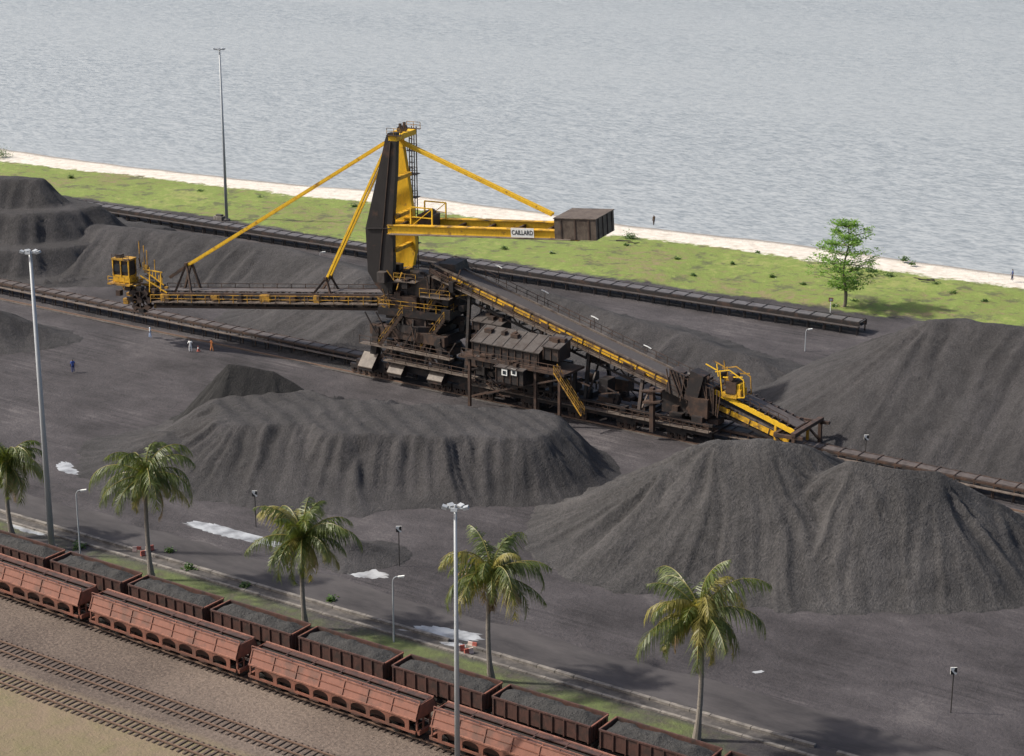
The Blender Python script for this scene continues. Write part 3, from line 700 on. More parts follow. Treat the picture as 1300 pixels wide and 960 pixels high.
# boom
b0=Q(530,390,0); b1=Q(205,386,0)
p0=S(b0[0],0,b0[1]); p1=S(b1[0],0,b1[1]); bd=(p1-p0).normalized(); bu=e_.cross(bd); 
if bu.z<0: bu=-bu
m=MB(); m.truss(p0,p1,e_*1.4,bu*1.9,18,'brown',.34,.18)
m.obox((p0+p1)/2+bu*.6-e_*1.2,bd*(p1-p0).length/2,e_*.06,bu*.55,'black')
m.obox((p0+p1)/2+bu*1.0,bd*(p1-p0).length/2,e_*1.1,bu*.1,'black')
m.obj("boom_truss",mach,P0)
m=MB(); m.obox((p0+p1)/2+bu*2.15,bd*(p1-p0).length/2,e_*.8,bu*.04,'belt'); m.obj("boom_belt",mach,P0)
m=MB(); L=(p1-p0).length
m.obox((p0+p1)/2+bu*.85-e_*2.0,bd*L/2,e_*.5,bu*.05,'walk'); m.rail(p0+bu*.85-e_*2.5,p1+bu*.85-e_*2.5,1.1,18,'yellow_dirty',.08); m.rail(p0+bu*1.5+e_*2,p1+bu*1.5+e_*2,1.1,18,'brown',.08)
for k in range(10):
    q=p0.lerp(p1,(k+.5)/10)+bu*1.4-e_*1.7; m.obox(q,bd*random.uniform(.3,.8),e_*.3,bu*random.uniform(.2,.6),random.choice(['brown','yellow_dirty','black']))
m.obj("boom_walkway",mach,P0)
for px,py in ((240,334),(417,352)):
    m=MB()
    s,zt=Q(px,py,0); base=p0+bd*((b0[0]-s)/abs(bd.dot(d_)))+bu*1.8
    top=S(s,0,zt)
    for o in (-1.3,1.3):
        m.beam(base+e_*o-d_*1.6,top+e_*o*.5,.25,.3,'brown'); m.beam(base+e_*o+d_*1.2,top+e_*o*.5,.25,.3,'brown')
    m.beam(top-e_*1,top+e_*1,.35,.4,'brown')
    m.obj("boom_mast",mach,P0)
# bucket wheel
ws,wz=Q(180,380,-1.6)
wc_=S(ws,-1.6,wz); m=MB(); r0=1.3
for o in (-.4,.4):
    for i in range(24):
        a=2*math.pi*i/24; a2=2*math.pi*(i+1)/24
        f=lambda aa,rr: wc_+e_*o+d_*rr*math.cos(aa)+z*rr*math.sin(aa)
        m.beam(f(a,r0),f(a2,r0),.12,.25,'brown')
        if i%3==0: m.beam(f(a,.4),f(a,r0),.14,.2,'brown')
m.tube(wc_-e_*.6,wc_+e_*1.6,.45,.45,'brown',16)
for i in range(8):
    a=2*math.pi*i/8; rr=Vector(d_*math.cos(a)+z*math.sin(a)); tt=Vector(-d_*math.sin(a)+z*math.cos(a)); q=wc_+rr*(r0+.25)
    m.prism([q-tt*.4-rr*.3-e_*.5,q+tt*.45-rr*.25-e_*.5,q+tt*.6+rr*.3-e_*.5,q-tt*.2+rr*.28-e_*.5],e_*1.0,'brown' if i%2 else 'black')
m.obj("bucket_wheel",mach,P0)
# head gear and cab: open framed cab, stained panels
m=MB()
cs0,cz0=Q(147,356,-1.5); cs1,cz1=Q(166,329,-1.5); cyc=-1.2; cm=(cs0+cs1)/2; hw=(cs1-cs0)/2
m.obox(S(cm,cyc,cz0+.5),d_*hw,e_*.9,z*.5,'yellow_worn')
m.obox(S(cm,cyc,cz1-.1),d_*(hw+.1),e_*1.0,z*.12,'yellow_dirty')
m.obox(S(cm,cyc,(cz0+cz1)/2+.3),d_*(hw-.12),e_*.8,z*((cz1-cz0)/2-.4),'black')
for ds in (-hw+.06,0,hw-.06):
    for o in (-.88,.88): m.beam(S(cm+ds,cyc+o,cz0+.9),S(cm+ds,cyc+o,cz1-.1),.16,.16,'yellow_worn')
m.obox(S(cm,cyc,cz0-.2),d_*(hw+.5),e_*1.7,z*.1,'yellow_dirty')
m.rail(S(cs0-.4,cyc-1.6,cz0-.1),S(cs1+.5,cyc-1.6,cz0-.1),1.0,4,'yellow_worn',.06)
m.rail(S(cs0-.1,cyc-.9,cz1),S(cs1,cyc-.9,cz1),.6,3,'brown',.06); m.obox(S(cs0+.7,cyc,cz1+.25),d_*.4,e_*.5,z*.22,'black')
cab=m.obj("operator_cab",mach,P0)
for k in range(2):
    m=MB(); m.obox(S(cm-hw/2+hw*k,cyc-.86,(cz0*.40+cz1*.60)),d_*hw*.38,e_*.03,z*.5,'glass'); m.obj("window",cab,P0)
m=MB(); m.obox(S(cs0-.02,cyc,(cz0*.42+cz1*.58)),d_*.03,e_*.7,z*.5,'glass'); m.obj("window",cab,P0)
m=MB()
hx=S(*[Q(195,376,0)[0],0,Q(195,376,0)[1]])
m.beam(p1+bu*.8,hx-d_*3,.5,1.0,'black'); m.beam(p1+bu*1.4-e_*1.4,S(cs0,-1.2,cz0-.3),.25,.3,'yellow_dirty'); m.beam(p1+bu*1.4+e_*1.4,S(cs0,1.2,cz0-.3),.25,.3,'brown')
random.seed(9)
for k in range(60):
    px=random.uniform(154,212); py=random.uniform(336,384) if px<190 else random.uniform(360,388); s,zz=Q(px,py,0); q=[random.uniform(.12,.42) for _ in range(3)]
    m.obox(S(s,random.uniform(-1.9,1.5),zz),d_*q[0],e_*q[1],z*q[2],random.choice(['black','brown','brown','yellow_dirty','yellow_dirty','yellow_worn']))
for k in range(22):
    a=SQ(random.uniform(158,208),random.uniform(338,384),random.uniform(-1.8,1.6)); m.beam(a,a+d_*random.uniform(-1.6,1.6)+z*random.uniform(-1.4,1.4),.1,.12,random.choice(['brown','yellow_dirty','black']))
for px,py in ((182,312),(176,306),(186,318),(196,330)):
    s,zz=Q(px,py,0); m.beam(S(s,0,zz-4),S(s,0,zz),.1,.1,'yellow_dirty')
for (a,b2) in (((182,342),(208,362)),((178,350),(212,372)),((190,345),(190,372)),((204,345),(204,370)),((182,342),(206,346))):
    m.beam(SQ(*a,-1.6),SQ(*b2,-1.6),.12,.16,'yellow_worn'); m.beam(SQ(*a,1.4),SQ(*b2,1.4),.12,.15,'yellow_dirty')
for t in range(7):
    q=SQ(182+4*t,342+3.2*t,-1.6); m.beam(q,q+z*1.0,.08,.08,'yellow_worn')
m.obj("wheel_drive_head",mach,P0)
def shed(px0,px1,pyb,off,dep,h,roof,rf='greysteel'):
    s0_,zb=T(px0,pyb,off); s1_,_=T(px1,pyb,off)
    m=MB(); m.prism([W(s0_,off,zb),W(s0_,off+dep,zb),W(s0_,off+dep,zb+h+roof),W(s0_,off,zb+h)],c_*(s1_-s0_),'black')
    m.prism([W(s0_-.2,off-.3,zb+h-.02),W(s0_-.2,off+dep+.2,zb+h+roof+.05),W(s0_-.2,off+dep+.2,zb+h+roof+.17),W(s0_-.2,off-.3,zb+h+.1)],c_*(s1_-s0_+.4),rf)
    for i in range(int((s1_-s0_)/1.1)+1): m.beam(W(s0_+i*1.1,off-.05,zb),W(s0_+i*1.1,off-.05,zb+h),.1,.1,'brown')
    for i in range(int((s1_-s0_)/1.6)+1): m.beam(W(s0_+i*1.6,off-.3,zb+h+.12),W(s0_+i*1.6,off+dep+.2,zb+h+roof+.19),.08,.06,'black')
    for i in range(4): 
        x=random.uniform(s0_+.5,s1_-.5); k=random.uniform(.2,.8); m.obox(W(x,off+dep*k,zb+h+roof*k+.3),c_*random.uniform(.2,.6),cp_*.35,z*.25,'brown')
    return m,(s0_,s1_,zb)
m,hh_=shed(600,684,450,-6.5,3.0,1.8,1.3); m.obj("machinery_house",mach,P0)
m,_=shed(690,710,456,-6.3,2.6,1.7,.8); m.obj("machinery_house",mach,P0)
m,_=shed(600,636,418,-2.6,2.4,1.2,.5); m.obj("machinery_house",mach,P0)
m,_=shed(604,626,464,-7.2,1.6,.9,.5); m.obj("machinery_house",mach,P0)
m,h2=shed(630,664,484,-8.2,2.4,2.0,.25)
lowh=m.obj("control_room",mach,P0)
for px in (641,653):
    m=MB(); q=TW(px,472.5,-8.25); m.obox(q-cp_*.1,c_*.42,cp_*.05,z*.42,'white'); m.obox(q-cp_*.17,c_*.22,cp_*.03,z*.22,'glass'); m.obj("window",lowh,P0)
b=MB(); s0_,s1_,zb=hh_
b.obox(W((s0_+s1_)/2+1.5,-5.2,zb-.15),c_*((s1_-s0_)/2+3),cp_*2.4,z*.15,'brown'); b.rail(W(s0_-1,-7.6,zb),W(s1_+4,-7.6,zb),1.0,8,'brown')
for s in (s0_,s1_,s1_+3.6):
    b.beam(W(s,-7.2,.3),W(s,-7.2,zb-.2),.35,.35,'brown'); b.beam(W(s,-3.6,2.5),W(s,-3.6,zb-.2),.4,.4,'black')
b.beam(W(s0_,-7.2,1.6),W(s1_+3.6,-7.2,zb-.8),.2,.2,'brown')
for i in range(40):
    s=random.uniform(s0_-3,s1_+10); b.obox(W(s,random.uniform(-4,2),random.uniform(1.8,zb+.6)),c_*random.uniform(.3,1.2),cp_*random.uniform(.3,1),z*random.uniform(.3,.9),random.choice(['black','black','brown']))
for i in range(24):
    s=random.uniform(s0_-2,s1_+10); zz=random.uniform(1.5,zb-.5); b.beam(W(s,-5.4,zz),W(s+random.uniform(-3,3),-5.4,zz+random.uniform(-1,2)),.15,.15,random.choice(['black','brown']))
b.obj("equipment_deck",mach,P0)
b=MB()
for o in (-7.9,-7.1):
    b.beam(TW(705,472,-7.5,o),TW(740,527,-7.5,o),.1,.2,'yellow_dirty')
    b.rail(TW(705,472,-7.5,o),TW(740,527,-7.5,o),.9,4,'yellow_dirty',.06)
for i in range(14):
    t=i/14; q0=TW(705+35*t,472+55*t,-7.5,-7.9); b.beam(q0,q0+cp_*.8,.25,.05,'brown')
b.obj("stair",mach,P0)
# tripper incline
a0=T(556,334,0); a1=T(1010,552,0)
q0=W(a0[0],0,a0[1]); q1=W(a1[0],0,a1[1]); td=(q1-q0).normalized(); tu=cp_.cross(td); 
if tu.z<0: tu=-tu
TL=(q1-q0).length
def TP(t,o,u): return q0.lerp(q1,t)+cp_*o+tu*u
b=MB(); b.obox(TP(.5,0,.15),td*TL/2,cp_*1.15,tu*.04,'darkbelt')
for k in range(int(TL/1.2)): b.beam(TP(k*1.2/TL,-1.3,.02),TP(k*1.2/TL,1.3,.02),.14,.14,'brown')
b.obj("incline_belt",mach,P0)
b=MB()
b.obox(TP(.41,-1.55,-.42),td*TL*.35,cp_*.1,tu*.3,'yellow_worn'); b.obox(TP(.40,1.55,-.45),td*TL*.36,cp_*.1,tu*.4,'yellow_dirty')
b.obox(TP(.41,-1.5,-.1),td*TL*.37,cp_*.1,tu*.12,'brown')
for sg in (-1,1):
    b.obox(TP(.5,sg*1.4,.22),td*TL/2,cp_*.12,tu*.12,'walk')
    b.obox(TP(.5,sg*1.5,-1.05),td*TL/2,cp_*.18,tu*.16,'black')
    b.obox(TP(.88,sg*1.55,-.4),td*TL*.12,cp_*.1,tu*.3,'yellow_worn')
for k in range(20):
    t=k/20; b.beam(TP(t,-1.66,-1),TP(t,-1.66,.1),.1,.1,'brown'); b.beam(TP(t,-1.5,-1.05),TP(t,1.5,-1.05),.14,.14,'black')
b.truss(TP(.0,0,-2.4),TP(.62,0,-2.4),cp_*1.3,tu*1.2,16,'black',.24,.16)
for k in range(14):
    t=random.uniform(.0,.75); b.obox(TP(t,-1.75,-.6),td*random.uniform(.3,.9),cp_*.12,tu*random.uniform(.12,.3),random.choice(['brown','black']))
b.obj("incline_frame",mach,P0)
b=MB()
b.obox(TP(.42,-2.3,-.95),td*TL*.40,cp_*.4,tu*.04,'walk'); b.rail(TP(.02,-2.7,-.95),TP(.82,-2.7,-.95),1.1,26,'brown',.07)
b.obox(TP(.42,2.3,-.3),td*TL*.40,cp_*.4,tu*.04,'walk'); b.rail(TP(.02,2.7,-.3),TP(.82,2.7,-.3),1.1,26,'brown',.07)
b.obj("incline_walkway",mach,P0)
for px,py in ((633,338),(692,370),(755,403),(822,440)):
    b=MB(); q=TW(px,py,2.6); 
    s,_=T(px,py,2.6); t=(s-a0[0])/(a1[0]-a0[0]); b.beam(TP(t,2.6,-.3),q,.06,.06,'brown'); b.beam(q-c_*.55+z*.12,q,.16,.07,'white'); b.beam(q,q+c_*.55-z*.2,.16,.07,'white'); b.obj("lamp",mach,P0)
for px in (560,610,700,760,828):
    b=MB()
    s,_=T(px,500,0); t=(s-a0[0])/(a1[0]-a0[0]); top=TP(t,0,-1.2)
    for o in (-3.4,3.4):
        b.beam(W(s,o,1.6),Vector((top.x,top.y,top.z))+cp_*o*.55,.4,.4,'brown' if px>800 else 'black')
    b.beam(W(s,-3.4,2.0),W(s,3.4,2.0),.4,.4,'black'); b.beam(W(s,-3.4,2.0),top+cp_*1.8,.2,.2,'brown')
    b.obj("trestle_leg",mach,P0)
b=MB(); b.beam(TW(828,548,-5.0),TW(828,492,-5.0),.55,.55,'brown'); b.beam(TW(818,510,-5),TW(840,510,-5),.9,.25,'brown'); b.beam(TW(816,496,-5),TW(842,496,-5),.9,.2,'brown'); b.obj("jib_post",mach,P0)
sL,_=T(600,500,-3.6); sR,_=T(905,540,-3.6)
b=MB()
for o in (-3.6,3.6):
    b.beam(W(sL,o,1.7),W(sR,o,1.7),.45,.6,'black'); b.beam(W(sL,o,3.0),W(sR,o,2.8),.25,.3,'black')
    n=22
    for i in range(n):
        s=sL+(sR-sL)*i/n; s2_=sL+(sR-sL)*(i+1)/n
        b.beam(W(s,o,1.7),W(s,o,3),.14,.14,'black'); b.beam(W(s,o,1.7 if i%2 else 3),W(s2_,o,3 if i%2 else 1.7),.12,.12,'brown')
for i in range(12):
    s=sL+(sR-sL)*i/11; b.beam(W(s,-3.6,1.9),W(s,3.6,1.9),.2,.2,'black')
b.obox(W((sL+sR)/2,-4.3,2.2),c_*(sR-sL)/2,cp_*.4,z*.05,'walk'); b.rail(W(sL,-4.7,2.2),W(sR,-4.7,2.2),1.0,20,'brown',.06)
for i in range(24):
    s=random.uniform(sL,sR); b.obox(W(s,random.uniform(-3.8,0),random.uniform(2.4,3.4)),c_*random.uniform(.3,1),cp_*random.uniform(.3,.9),z*random.uniform(.2,.6),random.choice(['black','brown','black']))
b.obj("tripper_carriage",mach,P0)
s=sL+2
while s<sR+1:
    for o in (-3.6,3.6): bogiegroup(s,o,3)
    s+=7.2
b=MB()
random.seed(12)
def tb(px,py,off,dx,dy,dz,mat,tilt=False):
    q=TW(px,py,off)
    if tilt: b.obox(q,td*dx,cp_*dy,tu*dz,mat)
    else: b.obox(q,c_*dx,cp_*dy,z*dz,mat)
tb(862,485,-1.8,1.1,.9,1.5,'greysteel',True); tb(885,490,-2.2,.9,.9,1.9,'black',True); tb(893,515,-2,1.2,1.2,1.2,'brown'); tb(868,508,0,2.2,1.6,1.4,'black'); tb(905,505,-1,.8,1.5,1.8,'black')
for px,py in ((856,470),(868,473),(880,472),(890,480)):
    q=TW(px,py,-1.6); b.prism([q,q+c_*.9,q+c_*.9-cp_*.8-z*1.1,q-cp_*.8-z*1.1],(0,0,.1),'greysteel')
for k in range(46):
    tb(random.uniform(846,918),random.uniform(474,534),random.uniform(-2.8,2.4),random.uniform(.15,.55),random.uniform(.15,.55),random.uniform(.15,.6),random.choice(['black','black','brown','brown','greysteel']))
for k in range(16):
    px=846+4.6*k; b.beam(TW(px,468+2*k,-2.8),TW(px+random.uniform(-6,12),500+2*k,-2.8),.13,.13,'brown')
b.beam(TW(872,520,-2.6),TW(900,478,-2.6),.2,.3,'brown'); b.rail(TW(850,478,-2.8),TW(905,500,-2.8),1.0,6,'brown')
b.obj("discharge_hopper",mach,P0)
b=MB()
for o in (-1.9,1.9):
    b.beam(TW(905,496,-1.9,o),TW(1008,549,-1.9,o),.3,.55 if o<0 else .4,'yellow' if o<0 else 'brown')
    b.beam(TW(985,540,-1.9,o),W(T(985,540,-1.9)[0],o,.5),.3,.3,'yellow_worn' if o<0 else 'brown')
    b.beam(TW(1008,548,-1.9,o),W(T(1008,548,-1.9)[0],o,.3),.3,.3,'yellow_dirty')
for k in range(12):
    t=k/11; q=TW(905+103*t,492+54*t,-1.9); b.beam(q,q+cp_*3.8,.2,.2,'brown')
b.rail(TW(905,492,-1.9),TW(1000,541,-1.9),1.0,8,'brown')
b.obox((TW(905,491,-1.9,0)+TW(1008,545,-1.9,0))/2,(TW(1008,545,-1.9,0)-TW(905,491,-1.9,0))/2,cp_*1.1,z*.05,'belt')
b.obj("tail_beam",mach,P0)
b=MB()
for px,py,dx,dy,dz,mt_ in ((936,490,.7,.7,.4,'yellow'),(930,500,1.0,.9,.3,'yellow_worn'),(925,483,.35,.5,.5,'yellow_dirty'),(941,498,.35,.8,.5,'yellow_worn'),(918,476,.3,.45,.45,'black'),(932,491,.7,.9,.8,'brown')):
    tb(px,py,-1.4,dx,dy,dz,mt_)
for (a,b2) in (((914,470),(917,505)),((908,472),(926,470)),((926,470),(944,483)),((944,483),(945,505)),((920,505),(945,505)),((918,479),(943,479)),((896,462),(910,470)),((910,462),(912,478))):
    for o in (-2.2,-.4): b.beam(TW(*a,-2.2,o),TW(*b2,-2.2,o),.1,.12,'yellow' if o<-1 else 'yellow_dirty')
q=TW(932,478,-1.4); b.tube(q-cp_*.9,q+cp_*.9,.35,.35,'brown',14)
b.obj("belt_hoist",mach,P0)
b=MB()
sE,_=T(1025,545,0); 
for o in (-3.6,3.6):
    b.beam(W(sE,o,.4),W(sE,o,3.6),.4,.4,'brown'); b.beam(W(sE-2.5,o,3.3),W(sE+1.2,o,3.5),.35,.4,'brown'); b.beam(W(sE-2.6,o,3.3),W(sE-.1,o,1.2),.25,.25,'brown')
b.beam(W(sE,-3.9,3.8),W(sE,3.9,3.8),.6,.45,'brown'); b.beam(W(sE-2.5,-3.6,3.4),W(sE-2.5,3.6,3.4),.4,.35,'brown')
b.obj("tail_portal",mach,P0)
# ------------------------------------------------------------------ masts and lamps
def mast(base,h,r,label,rz=0):
    e=empty("floodlight_mast",base,rz,label=label,category="floodlight mast",group="tall floodlight masts")
    m=MB(); m.tube((0,0,.3),(0,0,h),r,r*.5,'galv',14); m.obj("pole",e,smooth=True)
    m=MB(); m.box(-.5,.5,-.5,.5,-.1,.32,'concrete'); m.obj("footing",e)
    m=MB(); m.beam((-.85,0,h),(.85,0,h),.12,.12,'galv'); m.beam((0,-.6,h),(0,.6,h),.12,.12,'galv'); m.tube((0,0,h-.1),(0,0,h+.35),.14,.1,'galv'); m.obj("crossarm",e)
    for x,y in ((-.85,0),(.85,0),(0,-.6),(-.4,.4),(.4,.4)):
        m=MB(); m.obox((0,0,0),Vector((.26,0,0)),Vector((0,.18,-.1)),Vector((0,.06,.1)),'galv'); m.obox((0,-.03,-.09),Vector((.22,0,0)),Vector((0,.15,-.08)),Vector((0,.01,.02)),'lampglass')
        f=m.obj("floodlight",e); f.location=(x,y,h+.12); f.rotation_euler=(.2,0,math.atan2(y,x)+math.pi/2)
    return e
def mh(px,py0,py1):
    bpt=G(px,py1); d=ray(px,py0); hor=math.hypot(bpt.x-CAMP.x,bpt.y-CAMP.y); t=hor/math.hypot(d.x,d.y); return bpt,HC+d.z*t
for px,a,b2,r,lab in ((288,63,280,.3,"tall grey floodlight mast on the grass by the sea"),(66,320,697,.34,"tall grey floodlight mast beside the wagons"),(581,646,985,.24,"grey floodlight mast beside the railway")):
    bp,h=mh(px,a,b2); mast(bp,h,r,lab,.5)
m=MB(); m.box(-1.0,1.0,-.6,.6,0,.7,'concrete'); m.box(-.6,.6,-.4,.4,.7,1.0,'greysteel'); o=m.obj("electrical_box"); o.location=G(279,279); tag(o,label="low grey concrete electrical box at the mast foot",category="utility box")
def lamp(px,a,b2,arm=.9,flip=1):
    bp,h=mh(px,a,b2)
    e=empty("street_lamp",bp,YAW,label="slim grey street lamp with a curved arm",category="street lamp",group="small street lamps along the road")
    m=MB(); m.tube((0,0,0),(0,0,h-.5),.09,.06,'galv'); pr=Vector((0,0,h-.5))
    for i in range(1,6):
        t=i/5; p=Vector((flip*arm*t*t,0,h-.5+.5*math.sin(t*math.pi/2))); m.tube(pr,p,.05,.05,'galv',6); pr=p
    m.obj("pole",e)
    m=MB(); m.obox(pr+Vector((flip*.3,0,0)),Vector((.3,0,.04)),Vector((0,.12,0)),Vector((0,0,.07)),'white'); m.obox(pr+Vector((flip*.3,0,-.08)),Vector((.22,0,0)),Vector((0,.09,0)),Vector((0,0,.02)),'lampglass'); m.obj("lantern",e)
lamp(102,622,706,.5); lamp(500,732,815,.5); lamp(1022,418,446,.3); lamp(407,320,350,.3)
def board(px,a,b2):
    bp,h=mh(px,a,b2); e=empty("marker_post",bp,YAW,label="thin post with a black and white marker board",category="sign",group="marker posts in the yard")
    m=MB(); m.tube((0,0,0),(0,0,h-.5),.05,.05,'wblack',8); m.obj("post",e)
    m=MB(); m.box(-.28,.28,-.04,.04,h-.65,h,'white'); bo=m.obj("board",e)
    m=MB(); m.prism([(-.28,-.05,h-.65),(.1,-.05,h-.65),(-.28,-.05,h-.2)],(0,.005,0),'blackboard'); m.prism([(0,-.05,h-.35),(.28,-.05,h-.5),(.28,-.05,h),(.1,-.05,h)],(0,.005,0),'blackboard'); m.obj("marking",bo)
board(325,623,669); board(507,668,719); board(1207,847,905); board(1098,552,590)
# ------------------------------------------------------------------ palms
def frond(b,org,az,el,L,droop,mat,rnd):
    N=16; p=Vector(org); h=Vector((math.cos(az),math.sin(az),0)); pitch=el; sd=Vector((-math.sin(az),math.cos(az),0))
    tw=rnd.uniform(-.5,.5)
    for i in range(N):
        t=i/N; d=h*math.cos(pitch)+Vector((0,0,1))*math.sin(pitch); q=p+d*(L/N)
        b.tube(p,q,.06*(1-t)+.014,.06*(1-t-1/N)+.014,'leafy',4,False)
        if t>.06:
            up=sd.cross(d)
            if up.z<0: up=-up
            for k in range(4):
                if rnd.random()<.14: continue
                r=p.lerp(q,k/4+rnd.uniform(0,.18)); tt=(i+k/4)/N
                ll=(.35+.9*math.sin(math.pi*min(1,(tt*.9+.12)))**.7)*L/5.0*rnd.uniform(.7,1.25)
                for sg in (-1,1):
                    dd=(sd*sg+d*(.4+.7*tt)-Vector((0,0,1))*(rnd.uniform(.3,1.7))+up*tw*sg*.5).normalized()
                    w=d*.048; mid=r+dd*ll*.55+up*.04; tip=r+dd*ll-Vector((0,0,1))*ll*.28
                    b.add([r-w,r+w,mid+w*.9,tip,mid-w*.9],[(0,1,2,4),(4,2,3)],mat)
        p=q; pitch-=droop/N*(.5+1.2*t)
def palm(px,pyc,pyb,seed,lean=.3,size=4.4,lab="coconut palm with drooping green fronds beside the road"):
    rnd=random.Random(seed); bp,h=mh(px,pyc,pyb)
    e=empty("palm_tree",bp,label=lab,category="palm tree",group="coconut palms in a row")
    la=rnd.uniform(0,6.3); m=MB(); n=14
    pts=[]
    for i in range(n+1):
        t=i/n; off=lean*(t*t-t)*1.2; pts.append(Vector((math.cos(la)*off*3,math.sin(la)*off*3,h*t-.1)))
    for i in range(n):
        t=i/n; r=.25-.07*t+(.14*(1-t*6) if t<.16 else 0); m.tube(pts[i],pts[i+1],r*1.06,r*.94,'trunk',10,False)
    m.obj("trunk",e)
    m=MB(); top=pts[-1]
    nf=rnd.randint(32,40)
    for i in range(nf):
        az=i*2.399+rnd.uniform(-.6,.6); u=i/nf
        el=math.radians(82-126*u+rnd.uniform(-17,17)); L=size*(.74+.28*math.sin(math.pi*min(1,u+.15)))*rnd.uniform(.66,1.16)
        mat='leaf' if u<.74 else rnd.choice(['leaf','leafy','leafd','leafd'])
        if rnd.random()<.2: mat='leafy'
        frond(m,top+Vector((math.cos(az)*.12,math.sin(az)*.12,.1-u*.3)),az,el,L,rnd.uniform(1.3,2.7) if u<.7 else rnd.uniform(.8,1.6),mat,rnd)
    for k in range(9):
        a=k*.7; c0=top+Vector((math.cos(a)*.36,math.sin(a)*.36,-.4-.12*(k%3)))
        m.tube(c0-Vector((0,0,.14)),c0,.06,.14,'leafy',7); m.tube(c0,c0+Vector((0,0,.14)),.14,.06,'leafy',7)
    m.obj("crown",e)
palm(16,586,682,1,size=5.8); palm(193,600,737,2,size=6.2,lean=.5); palm(388,680,797,3,size=6.0); palm(624,726,864,4,size=6.2,lean=.5); palm(884,778,940,5,size=6.6)
# almond tree
def almond(px,pyt,pyb):
    rnd=random.Random(5); bp,h=mh(px,pyt,pyb); e=empty("almond_tree",bp,label="bright green broadleaf tree with airy tiered branches on the grass",category="tree")
    m=MB(); lf=MB(); n=12; pts=[Vector((.25*math.sin(i*.8),.2*math.cos(i*.6),h*.93*i/n-.1)) for i in range(n+1)]
    for i in range(n): m.tube(pts[i],pts[i+1],.26*(1-i/n)+.05,.26*(1-(i+1)/n)+.05,'bark',8,False)
    def clump(c,r,k):
        for _ in range(k):
            v=Vector((rnd.gauss(0,1)*r,rnd.gauss(0,1)*r,rnd.gauss(0,.42)*r)); q=c+v
            a=rnd.uniform(0,6.3); u=Vector((math.cos(a),math.sin(a),rnd.uniform(-.7,.5))).normalized(); w=u.cross(Vector((rnd.uniform(-.9,.9),rnd.uniform(-.9,.9),1))).normalized()
            s=rnd.uniform(.13,.24); lf.add([q-u*s,q+w*s*.6,q+u*s,q-w*s*.6],[(0,1,2,3)],'leafa')
    for tier in range(8):
        zz=h*(.22+.70*tier/7)+rnd.uniform(-.2,.2)
        R=(3.8,5.2,5.8,5.8,5.4,4.7,3.5,2.0)[tier]
        nb=8 if tier<6 else 6
        for k in range(nb):
            az=k*6.283/nb+tier*.77+rnd.uniform(-.45,.45); L=R*rnd.uniform(.5,1.12)
            b0_=Vector((0,0,zz-.3)); tip=Vector((math.cos(az)*L,math.sin(az)*L,zz+L*.2+rnd.uniform(-.4,.5)))
            m.tube(b0_,tip,.08,.025,'bark',5,False)
            for j in range(6):
                t=.3+.7*j/5; c=b0_.lerp(tip,t)+Vector((rnd.uniform(-.6,.6),rnd.uniform(-.6,.6),rnd.uniform(-.1,.4)))
                if rnd.random()<.74: clump(c,.42,rnd.randint(16,34))
    m.obj("trunk",e); lf.obj("crown",e)
almond(1071,278,391)
def shrub(px,py,r,seed,label="low green shrub on the grass strip"):
    rnd=random.Random(seed); lf=MB()
    for _ in range(int(220*r)):
        q=Vector((rnd.gauss(0,.45)*r,rnd.gauss(0,.45)*r,abs(rnd.gauss(0,.4))*r)); a=rnd.uniform(0,6.3); u=Vector((math.cos(a),math.sin(a),rnd.uniform(-.5,.6))).normalized(); w=u.cross(Vector((rnd.uniform(-1,1),rnd.uniform(-1,1),1))).normalized(); s=rnd.uniform(.1,.22)
        lf.add([q-u*s,q+w*s*.6,q+u*s,q-w*s*.6],[(0,1,2,3)],'shrub')
    o=lf.obj("shrub"); o.location=G(px,py); tag(o,label=label,category="shrub",group="scattered shrubs")
for px,py,r in ((1148,331,.8),(1158,336,.6),(1105,346,1.0),(1090,350,.9),(1188,362,.7),(800,303,1.4),(795,312,.6),(962,322,.5),(255,244,.7),(330,252,.6),(2,199,2.2),(640,316,.5),(700,322,.5),(1130,352,.8),(450,263,.7),(90,226,.7),(860,330,.6),(980,352,.6),(1210,374,.7),(1250,384,.6),(215,700,.5),(420,762,.5),(240,722,.6),(100,695,.7),(310,745,.5),(1085,384,.6),(1060,390,.6),(600,300,.4),(880,350,.5),(930,335,.4),(1020,362,.5)):
    shrub(px,py,r,px)
def drift(px,py,n,seed):
    rnd=random.Random(seed); m=MB()
    for k in range(n):
        a=rnd.uniform(-.6,.6)+YAW; c=Vector((rnd.uniform(-1.8,1.8),rnd.uniform(-.6,.6),rnd.uniform(.05,.3))); u=Vector((math.cos(a),math.sin(a),rnd.uniform(-.08,.08)))*rnd.uniform(.5,1.4); m.tube(c-u,c+u,rnd.uniform(.07,.14),rnd.uniform(.04,.08),'driftwood',7)
    o=m.obj("driftwood_heap"); o.location=G(px,py); tag(o,label="dark heap of washed up driftwood logs",category="driftwood",group="driftwood on the shore")
drift(1174,357,12,1); drift(800,309,4,3)
bp,h=mh(1054,378,397); e=empty("sign_post",bp,YAW,label="short post with a small red and white warning plate",category="sign")
m=MB(); m.tube((0,0,0),(0,0,h-.2),.06,.06,'white'); m.obj("post",e); m=MB(); m.box(-.35,.35,-.1,-.06,h-.6,h,'red'); m.box(-.22,.22,-.12,-.1,h-.45,h-.15,'white'); m.obj("plate",e)
